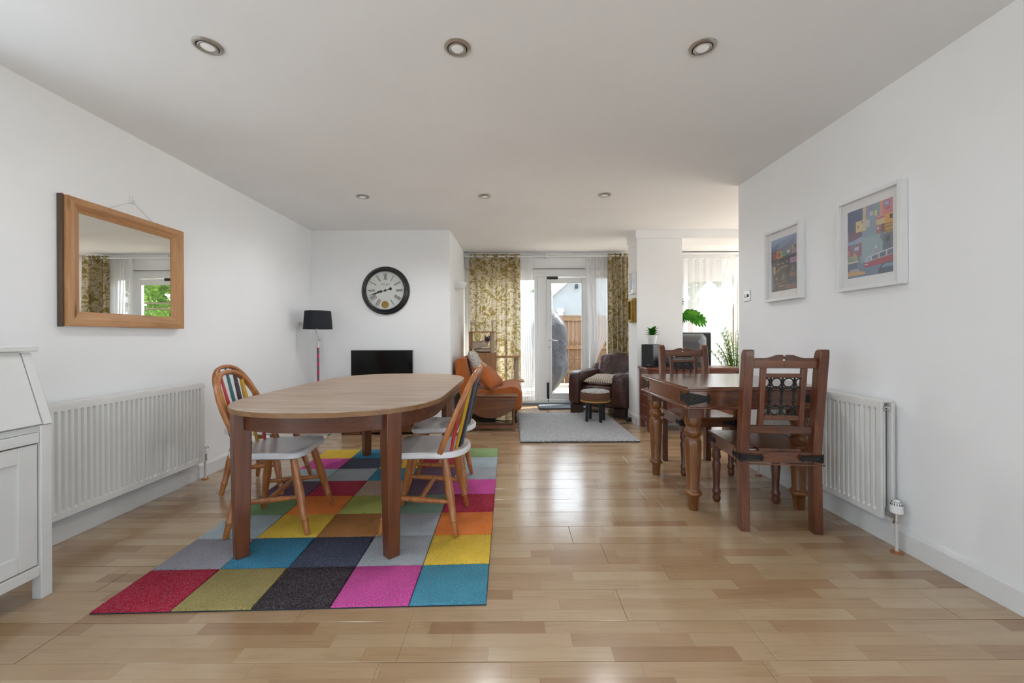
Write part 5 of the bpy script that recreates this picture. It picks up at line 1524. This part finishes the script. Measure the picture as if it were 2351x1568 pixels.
# ------------------------------------------------------------------ framed prints on the right wall
k = NT('hazed_print_ink'); ca = k.new('ShaderNodeVertexColor'); ca.layer_name = 'Col'
k.set(**{'Base Color': ca.outputs['Color'], 'Roughness': 0.6}); M['print'] = k.m
def L3(r, g, b): return srgb(r, g, b)[:3]
def framed(label, y_near, y_far, z0, z1, art, art_rect):
    """on wall x=XR, u runs from far edge (0) to near edge (1)"""
    t = thing('framed_print', label, 'picture', (XR, y_far, z0))
    W_, H_ = y_far-y_near, z1-z0
    fr = frame_rect(MB(), 0, W_, 0, H_, 0.021, 0.0, 0.037); fr.v = [Vector((-0.002-v.y, -v.x, v.z)) for v in fr.v]; fr.build('frame', M['gloss'], t, bevel=0.0012, seg=1)
    MB().box(-0.018,-0.012,-W_+0.018,-0.018,0.018,H_-0.018).build('mount', plain('mount_white', (0.80,0.80,0.80,1), 0.7, var=0.01), t)
    u0, u1, v0, v1 = art_rect
    m = MB()
    lay = [0]
    def pol(pts, c):
        lay[0] += 1
        m.col = tuple(0.8*q+0.2*w_ for q, w_ in zip(L3(*c), L3(176,184,192)))  # grey-blue haze of the glass reflection mixed into the print colours
        m.poly([(-0.0182-0.00001*lay[0], -(u0+(u1-u0)*a), v0+(v1-v0)*b) for a, b in pts])
    def rect(a0, b0, a1, b1, c): pol([(a0,b0),(a1,b0),(a1,b1),(a0,b1)], c)
    art(pol, rect)
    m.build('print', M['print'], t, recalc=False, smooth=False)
    MB().box(-0.0245,-0.0230,-W_+0.018,-0.018,0.018,H_-0.018).build('glazing', M['picglass'], t)
    return t
def art_town(pol, rect):
    rect(0,0,1,1,(140,164,180))
    pol([(0.15,0.55),(1,0.55),(1,0.2),(0.4,0.2)],(150,176,184))
    rect(0,0,1,0.2,(104,130,158)); rect(0,0.12,0.3,0.3,(112,124,150))
    rect(0,0.82,0.36,1,(74,92,138)); pol([(0.0,0.84),(0.34,0.80),(0.36,0.9),(0.1,1),(0,1)],(62,80,126)); rect(0.0,0.68,0.22,0.84,(84,96,130)); rect(0.02,0.55,0.34,0.70,(124,88,112))
    rect(0.20,0.66,0.44,0.82,(226,204,140)); rect(0.36,0.70,0.52,0.80,(206,196,190)); rect(0.36,0.82,0.44,1,(214,200,170)); rect(0.24,0.72,0.27,0.76,(150,120,80)); rect(0.33,0.78,0.36,0.80,(60,60,70))
    rect(0.44,0.84,0.60,1,(150,148,178)); rect(0.60,0.86,0.74,1,(140,170,176)); rect(0.62,0.82,0.68,0.90,(214,206,130)); rect(0.52,0.84,0.60,0.90,(206,206,214))
    rect(0.74,0.80,1,1,(206,124,128)); rect(0.74,0.80,0.80,1,(226,150,120)); rect(0.82,0.90,0.94,0.98,(150,110,150)); rect(0.84,0.92,0.92,0.97,(160,180,214)); rect(0.86,0.86,0.94,0.89,(196,70,84))
    rect(0.66,0.68,0.86,0.80,(212,196,150)); rect(0.66,0.76,0.84,0.79,(206,96,120)); rect(0.84,0.66,1,0.80,(228,168,54)); rect(0.94,0.72,1,0.78,(70,60,70)); rect(0.66,0.56,0.84,0.68,(170,104,106)); rect(0.76,0.56,0.84,0.68,(128,72,64)); rect(0.68,0.62,0.72,0.65,(214,214,220))
    rect(0.84,0.54,1,0.66,(190,146,52)); rect(0.80,0.30,1,0.54,(96,104,122)); rect(0.86,0.42,0.94,0.50,(52,48,56)); rect(0.78,0.44,0.81,0.58,(90,120,110)); rect(0.74,0.48,0.80,0.55,(110,126,160))
    for b in (0.56,0.62,0.66): rect(0.80,b,1,b+0.008,(80,56,50))
    for b in (0.34,0.37): rect(0.78,b,1,b+0.006,(48,40,48))
    pol([(0,0.48),(0.36,0.55),(0.36,0.59),(0.0,0.53)],(150,172,206)); rect(0.0,0.30,0.34,0.50,(150,96,122)); rect(0.10,0.38,0.24,0.50,(128,114,146)); rect(0.17,0.40,0.27,0.45,(196,198,206)); rect(0.0,0.34,0.06,0.42,(212,110,112)); rect(0.02,0.26,0.24,0.33,(150,170,130)); rect(0.14,0.30,0.2,0.36,(224,146,84))
    pol([(0.0,0.22),(0.22,0.22),(0.24,0.10),(0.0,0.08)],(80,96,120)); rect(0.0,0.22,0.26,0.25,(206,196,178))
    rect(0.64,0.30,0.67,0.38,(216,120,124)); rect(0.64,0.36,0.67,0.41,(226,214,214))
    # red and white van
    pol([(0.38,0.12),(1,0.14),(1,0.24),(0.40,0.19)],(168,44,70)); pol([(0.40,0.19),(0.46,0.27),(1,0.33),(1,0.24)],(206,206,214)); pol([(0.43,0.20),(0.47,0.255),(0.55,0.262),(0.53,0.205)],(150,184,206)); pol([(0.57,0.21),(0.57,0.265),(0.70,0.28),(0.70,0.225)],(96,112,136)); pol([(0.73,0.228),(0.73,0.285),(0.86,0.298),(0.86,0.235)],(74,92,120)); pol([(0.89,0.238),(0.89,0.302),(1,0.312),(1,0.245)],(84,104,130))
    rect(0.40,0.155,0.48,0.17,(226,214,214))
    # yellow car and dark blue car
    pol([(0.0,0.03),(0.42,0.03),(0.40,0.07),(0.30,0.08),(0.24,0.13),(0.08,0.13),(0.02,0.09)],(214,158,84)); pol([(0.05,0.085),(0.10,0.12),(0.22,0.12),(0.26,0.085)],(150,168,190))
    pol([(0.68,0.0),(1,0.0),(1,0.15),(0.80,0.14),(0.72,0.08)],(50,70,96)); pol([(0.76,0.08),(0.82,0.125),(1,0.13),(1,0.08)],(120,152,176))
def art_dusk(pol, rect):
    rect(0,0,1,1,(98,100,112)); rect(0,0.80,1,1,(120,142,174)); pol([(0,0.90),(1,0.98),(1,1),(0,1)],(142,164,196)); pol([(0,0.84),(0.3,0.90),(0.36,0.86),(0.2,0.80),(0,0.80)],(92,108,146))
    pol([(0.22,0.76),(0.9,0.92),(0.88,0.78)],(126,116,142)); rect(0,0.60,1,0.74,(88,82,98)); rect(0.10,0.62,0.20,0.74,(172,52,66)); rect(0.22,0.62,0.46,0.76,(206,150,62)); rect(0.28,0.65,0.38,0.72,(152,66,48)); rect(0.44,0.64,0.54,0.75,(92,160,134)); rect(0.54,0.64,0.82,0.78,(128,134,136)); rect(0.64,0.68,0.74,0.73,(206,214,220)); rect(0.84,0.64,0.9,0.80,(180,160,84)); rect(0.9,0.64,1,0.74,(166,120,164))
    rect(0,0.55,1,0.61,(74,66,76)); rect(0.05,0.0,0.72,0.55,(98,88,84)); rect(0.72,0.12,1,0.55,(92,100,116)); rect(0.76,0.48,1,0.58,(190,146,172)); rect(0.80,0.34,0.92,0.44,(156,122,96)); rect(0.10,0.34,0.17,0.48,(222,186,116))
    for a, b in ((0.25,0.50),(0.42,0.51),(0.60,0.52)): rect(a,b,a+0.1,b+0.016,(196,180,156))
    pol([(0.20,0.38),(0.40,0.45),(0.66,0.46),(0.68,0.44),(0.42,0.43),(0.22,0.36)],(186,146,108)); pol([(0.40,0.22),(0.44,0.30),(0.52,0.31),(0.56,0.25),(0.52,0.19),(0.44,0.18)],(130,132,142))
    pol([(0.14,0.13),(0.55,0.17),(0.55,0.155),(0.14,0.115)],(190,142,96)); rect(0.30,0.08,0.55,0.10,(170,166,170)); rect(0.62,0.02,1,0.10,(146,112,102)); rect(0.74,0.24,1,0.30,(156,120,100)); rect(0.0,0.0,0.09,0.5,(132,146,164)); rect(0.18,0.22,0.26,0.26,(196,140,84))
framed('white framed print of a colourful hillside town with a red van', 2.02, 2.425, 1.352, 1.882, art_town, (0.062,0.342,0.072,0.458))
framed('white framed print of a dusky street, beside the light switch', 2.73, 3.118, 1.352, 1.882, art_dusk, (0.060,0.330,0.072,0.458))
t = thing('dimmer_switch', 'square chrome light switch on the wall beside the prints', 'light switch', (XR, 3.40, 1.433))
MB().box(-0.009,-0.0005,-0.044,0.044,-0.044,0.044).build('plate', M['chrome'], t, bevel=0.002)
MB().box(-0.010,-0.009,-0.03,0.03,-0.012,0.012).build('insert', M['black'], t)
MB().box(-0.016,-0.010,-0.012,0.012,-0.010,0.010).build('rocker', M['chrome'], t, bevel=0.001)

# ------------------------------------------------------------------ dark wood table
TX, TY, TZ = 1.474, 2.872, 0.785
dt = thing('square_dining_table', 'square dark wood dining table with turned legs and iron straps', 'dining table', (TX, TY, 0))
hx, hy = 0.414, 0.440
for i in range(6):
    y0 = -hy + i*2*hy/6
    MB().box(-hx,hx,y0+0.0003,y0+2*hy/6-0.0003,TZ-0.022,TZ).build('top_plank', M['sheeshamh'], dt, bevel=0.0006, seg=1)
def ringbox(hx_, hy_, z0, z1, w_):
    return frame_rect2(hx_, hy_, z0, z1, w_)
def frame_rect2(hx_, hy_, z0, z1, w_):
    m = MB(); m.box(-hx_,hx_,-hy_,-hy_+w_,z0,z1); m.box(-hx_,hx_,hy_-w_,hy_,z0,z1); m.box(-hx_,-hx_+w_,-hy_+w_,hy_-w_,z0,z1); m.box(hx_-w_,hx_,-hy_+w_,hy_-w_,z0,z1)
    return m
frame_rect2(hx+0.003, hy+0.003, TZ-0.026, TZ-0.010, 0.02).build('edge_moulding', M['sheeshamh'], dt, bevel=0.006)
AZ1, AZ0 = TZ-0.026, TZ-0.122
for nm, a in (('apron', (-hx+0.015,hx-0.015,-hy+0.015,-hy+0.04)),('apron', (-hx+0.015,hx-0.015,hy-0.04,hy-0.015)),('apron', (-hx+0.015,-hx+0.04,-hy+0.04,hy-0.04)),('apron', (hx-0.04,hx-0.015,-hy+0.04,hy-0.04))):
    MB().box(*a, AZ0, AZ1).build(nm, M['sheeshamh'], dt, bevel=0.001)
frame_rect2(hx+0.002, hy+0.002, AZ0-0.014, AZ0+0.002, 0.05).build('lower_moulding', M['sheeshamh'], dt, bevel=0.006)
def strap(parent, corner, dirv, nrm, L_, h_, mat=None):
    """iron strap with pointed end and studs; from corner along dirv, proud along nrm"""
    m = MB(); d = Vector(dirv); n_ = Vector(nrm); c = Vector(corner); up = Vector((0,0,1))
    pl = [(0,-h_/2),(L_*0.55,-h_/2*0.62),(L_*0.78,-h_*0.22),(L_*0.84,-h_*0.42),(L_*0.9,-h_*0.40),(L_*0.93,-h_*0.15),(L_,0),(L_*0.93,h_*0.15),(L_*0.9,h_*0.40),(L_*0.84,h_*0.42),(L_*0.78,h_*0.22),(L_*0.55,h_/2*0.62),(0,h_/2)]
    a = [c+d*x+up*z for x, z in pl]
    N_ = len(a)
    m._add([p for p in a]+[p+n_*0.002 for p in a], [tuple(range(N_)), tuple(range(2*N_-1,N_-1,-1))]+[(i,(i+1)%N_,N_+(i+1)%N_,N_+i) for i in range(N_)])
    for x in (L_*0.22, L_*0.87):
        p = c+d*x+n_*0.002
        m.sup(p, (0.0065,0.0065,0.0065), 1, 1, 10, 6)
    return m.build('iron_strap', M['iron'], parent, angle=30)
ez = (AZ0+AZ1)/2
e_ = 0.0153
for sx in (-1, 1):
    for sy in (-1, 1):
        strap(dt, (sx*(hx-e_+0.0002), sy*(hy-e_+0.0006), ez), (-sx,0,0), (0,sy,0), 0.135, AZ1-AZ0-0.016)
        strap(dt, (sx*(hx-e_+0.0006), sy*(hy-e_+0.0002), ez), (0,-sy,0), (sx,0,0), 0.135, AZ1-AZ0-0.016)
tprof = [(0,0.028),(0.02,0.029),(0.15,0.036),(0.155,0.040),(0.165,0.050),(0.185,0.053),(0.20,0.050),(0.215,0.040),(0.23,0.037),(0.45,0.044),(0.66,0.051),(0.74,0.049),(0.775,0.042),(0.785,0.038),(0.80,0.046),(0.83,0.053),(0.86,0.051),(0.885,0.041),(0.90,0.038),(0.915,0.046),(0.95,0.050),(1,0.046)]
for sx in (-1,1):
    for sy in (-1,1):
        x, y = sx*0.334, sy*0.325
        lg = MB().turned((x,y,0),(x,y,0.585),tprof,22).build('leg', M['sheeshaml'], dt, angle=60)
        MB().box(x-0.048,x+0.048,y-0.048,y+0.048,0.585,AZ0-0.012).build('leg_block', M['sheesham'], dt, bevel=0.002)

# ------------------------------------------------------------------ dark wood chairs
def mexi(label):
    t = thing('carved_chair', label, 'chair', (0,0,0), 0, 'dark wood chairs with iron lattice backs')
    # local: faces +y, back posts at -y
    def post(sx):
        m = MB()
        prof = [(-0.205,0.0),(-0.2,0.45),(-0.215,0.60),(-0.262,0.98),(-0.268,1.005),(-0.275,1.018)]
        w_, d_ = 0.0235, 0.029
        vs_ = []
        for y, z in prof:
            k_ = 1.0 if z < 1.0 else (0.85 if z < 1.012 else 0.5)
            for ca, cb in ((-1,-1),(1,-1),(1,1),(-1,1)): vs_.append((sx*0.19+ca*w_, y+cb*d_*k_, z))
        fs = [(3,2,1,0)]+[(j*4+i,j*4+(i+1)%4,(j+1)*4+(i+1)%4,(j+1)*4+i) for j in range(len(prof)-1) for i in range(4)]+[tuple((len(prof)-1)*4+i for i in range(4))]
        m._add(vs_, fs)
        return m.build('back_post', M['sheesham'], t, bevel=0.004, angle=30)
    post(-1); post(1)
    yb = lambda z: -0.215 - (z-0.60)*0.1237
    def slab(name, pl, thick, mat):
        """polygon in (x,z) following the back slope"""
        m = MB(); N_ = len(pl)
        m._add([(x,yb(z)-thick/2,z) for x,z in pl]+[(x,yb(z)+thick/2,z) for x,z in pl], [tuple(range(N_)), tuple(range(2*N_-1,N_-1,-1))]+[(i,N_+i,N_+(i+1)%N_,(i+1)%N_) for i in range(N_)])
        return m.build(name, mat, t, bevel=0.003, angle=30)
    def rr(x0,x1,z0,z1): return [(x0,z0),(x1,z0),(x1,z1),(x0,z1)]
    # crest with hump and diamond slot (left half, right half, joined over the slot)
    zl, zh = 0.915, 0.972
    for sg in (-1, 1):
        pl = [(sg*0.167,zl),(sg*0.167,zh),(sg*0.10,zh),(sg*0.075,zh+0.004),(sg*0.045,zh+0.016),(sg*0.012,zh+0.018),(sg*0.004,zh+0.008),(0.0,zh+0.004),(0.0,zh-0.004),(sg*0.014,zh-0.011),(0.0,zh-0.018),(0.0,zl)]
        if sg > 0: pl = pl[::-1]
        slab('crest_rail', pl, 0.024, M['sheeshamh'])
    slab('inner_rail', rr(-0.093,0.093,0.862,0.886), 0.022, M['sheeshamh'])
    slab('inner_rail', rr(-0.093,0.093,0.625,0.652), 0.022, M['sheeshamh'])
    for sg in (-1, 1): slab('inner_stile', rr(sg*0.105-0.0135,sg*0.105+0.0135,0.592,0.916), 0.026, M['sheesham'])
    slab('lower_rail', rr(-0.167,0.167,0.548,0.592), 0.026, M['sheeshamh'])
    # iron lattice
    m = MB()
    P3 = lambda x, z: Vector((x, yb(z), z))
    def wire(pts, r_=0.0042): m.tube([P3(x,z) for x, z in pts], r_, 7)
    cols = [-0.062, 0.0, 0.062]
    for x in cols:
        wire([(x,0.652),(x,0.862)], 0.0055)
        for z in (0.800, 0.735, 0.70): m.sup(P3(x,z),(0.009,0.009,0.010),1,1,10,6)
    for x in [-0.093,-0.031,0.031,0.093]:
        for z in (0.835, 0.680):
            n_ = 14
            if abs(x) > 0.09:
                s_ = 1 if x < 0 else -1
                wire([(x+s_*0.001+s_*0.024*math.sin(PI*i/n_), z+0.026*math.cos(PI*i/n_)) for i in range(n_+1)])
            else:
                wire([(x+0.026*math.sin(2*PI*i/n_), z+0.026*math.cos(2*PI*i/n_)) for i in range(n_+1)])
    for x in (-0.031, 0.031):
        wire([(x+0.030*math.cos(PI*i/10), 0.775+0.036*math.sin(PI*i/10)) for i in range(11)], 0.005); wire([(x+0.030*math.cos(PI*i/10), 0.742-0.036*math.sin(PI*i/10)) for i in range(11)], 0.0)if False else None
        m.sup(P3(x,0.808),(0.008,0.008,0.009),1,1,10,6); m.sup(P3(x,0.706),(0.008,0.008,0.009),1,1,10,6)
        wire([(x,0.706),(x,0.700)])
    for x in (-0.093, 0.093):
        s_ = 1 if x < 0 else -1
        wire([(x+s_*0.031*math.sin(PI/2*i/8), 0.775+0.036*math.cos(PI/2*i/8)) for i in range(9)], 0.005)
    m.build('iron_lattice', M['iron'], t, angle=70)
    # seat and rails
    for i in range(4):
        x0 = -0.222+i*0.111
        yb0 = -0.168 if i in (0,3) else -0.215
        MB().box(x0+0.0004,x0+0.1106,yb0,0.232,0.447,0.463).build('seat_plank', M['sheeshamh'], t, bevel=0.0015)
    RZ0, RZ1 = 0.385, 0.447
    MB().box(-0.167,0.167,-0.222,-0.198,RZ0,RZ1).build('seat_rail', M['sheeshamh'], t, bevel=0.002)
    MB().box(-0.205,0.205,0.192,0.218,RZ0,RZ1).build('seat_rail', M['sheeshamh'], t, bevel=0.002)
    for sg in (-1,1):
        MB().box(sg*0.205-0.012,sg*0.205+0.012,-0.17,0.192,RZ0,RZ1).build('seat_rail', M['sheeshamh'], t, bevel=0.002)
    m = MB()
    MB().box(-0.222,0.222,-0.236,-0.228,RZ0-0.008,RZ0-0.001).build('rear_bead', M['sheeshamh'], t)
    zc_ = (RZ0+RZ1)/2
    for sg in (-1,1):
        strap(t, (sg*0.2145,-0.2345,zc_),(-sg,0,0),(0,-1,0),0.125,0.046)
        strap(t, (sg*0.2172,-0.230,zc_),(0,1,0),(sg,0,0),0.10,0.046)
        strap(t, (sg*0.2172,0.215,zc_),(0,-1,0),(sg,0,0),0.10,0.046)
        strap(t, (sg*0.2052,0.2182,zc_),(-sg,0,0),(0,1,0),0.10,0.046)
        MB().turned((sg*0.185,0.19,0),(sg*0.185,0.19,0.345),[(0,0.018),(0.03,0.023),(0.08,0.027),(0.13,0.022),(0.16,0.024),(0.20,0.028),(0.23,0.024),(0.26,0.019),(0.55,0.024),(0.72,0.028),(0.76,0.023),(0.80,0.020),(0.86,0.030),(0.92,0.026),(1,0.024)],16).build('front_leg', M['sheesham'], t, angle=60)
        MB().box(sg*0.185-0.026,sg*0.185+0.026,0.164,0.2155,0.345,RZ0+0.01).build('leg_block', M['sheesham'], t, bevel=0.003)
    return t
mx0 = mexi('dark wood chair with iron lattice back, drawn up with its back to the room')
mx0.location = (1.514, 2.462, 0); mx0.rotation_euler = (0,0,R(-6))
place(mx0, (1.533, 3.36, 0), R(180), 'dark wood chair with iron lattice back between the square table and the sideboard')

# ------------------------------------------------------------------ ceiling spotlights
def spot(px, py, label=None):
    dx, dy = px-CX, py-CY; dx, dy = dx-dy*ROLL, dy+dx*ROLL
    Y = (ZC-EYE)*FPX/(-dy); X = dx*Y/FPX
    return X, Y
dl0 = None
for px, py, a, lb in ((477,105,0.22,'brushed steel recessed ceiling spotlight above the mirror wall side of the rug'),(1050,109,-0.05,'brushed steel recessed ceiling spotlight above the rug edge'),(1613,108,-0.25,'brushed steel recessed ceiling spotlight above the wall prints side'),(833,451,0.1,'brushed steel recessed ceiling spotlight before the wall clock'),(1113,450,0.1,'brushed steel recessed ceiling spotlight between clock and pier'),(1388,447,0.0,'brushed steel recessed ceiling spotlight before the pier')):
    X, Y = spot(px, py)
    if dl0 is None:
        t = thing('ceiling_spotlight', lb, 'spotlight', (X, Y, ZC), 0, 'recessed ceiling spotlights')
        MB().lathe([(0.060,-0.0005),(0.060,-0.004),(0.054,-0.008),(0.046,-0.009),(0.044,-0.004)],40,cap=False).build('rim', M['brushed'], t, angle=40)
        MB().lathe([(0.0435,-0.003),(0.0435,-0.0012),(0.002,-0.0012)],36,cap=False).build('gap', M['blackmatt'], t)
        MB().lathe([(0.040,-0.002),(0.040,-0.009),(0.036,-0.011),(0.030,-0.009),(0.029,-0.004)],36,cap=False).build('tilt_ring', M['brushed'], t, angle=40)
        MB().lathe([(0.029,-0.005),(0.0265,-0.0045),(0.0265,-0.0075),(0.018,-0.0095),(0.001,-0.0105)],30,cap=False).build('lens', M['lens'], t, angle=60)
        lamp_light('spotlight_bulb', t, (0,0,-0.016), 9.0, (0,0,0), 160)
        dl0 = t
    else:
        t = copy_tree(dl0); t.location = (X, Y, ZC); t['label'] = lb
        for ch in t.children:      # dimmed unevenly
            if ch.type == 'LIGHT': ch.data = ch.data.copy(); ch.data.energy = 20.0 if Y > 3 else (1.0 if px < 1300 else 4.0)

# ------------------------------------------------------------------ cables
t = thing('power_adapter', 'black plug and tangled cable on the floor by the pier', 'cable', (1.50, 5.20, 0.001))
MB().box(-0.03,0.03,-0.025,0.03,0.0,0.05).build('plug', M['black'], t, bevel=0.006)
MB().tube([(0.02,0,0.03),(0.0,-0.07,0.012),(-0.10,-0.09,0.006),(-0.13,-0.13,0.006),(-0.06,-0.16,0.006),(0.0,-0.17,0.006)],0.0035,6).build('cable', M['black'], t)
t = thing('extension_lead', 'dark cable bundle on the floor under the orange sofa', 'cable', (-0.30, 5.25, 0.001))
MB().box(-0.10,0.08,-0.03,0.03,0,0.035).build('socket_block', plain('dark_green_plastic', srgb(34,52,46), 0.5), t, bevel=0.004)
MB().tube([(0.08,0,0.015),(0.2,-0.03,0.01),(0.28,0.0,0.006),(0.34,-0.06,0.006)],0.005,6).build('cable', M['black'], t)
MB().tube([(-0.1,0.01,0.015),(0.02,-0.06,0.03),(0.20,-0.08,0.01),(0.33,-0.09,0.006)],0.004,6).build('cable', M['black'], t)
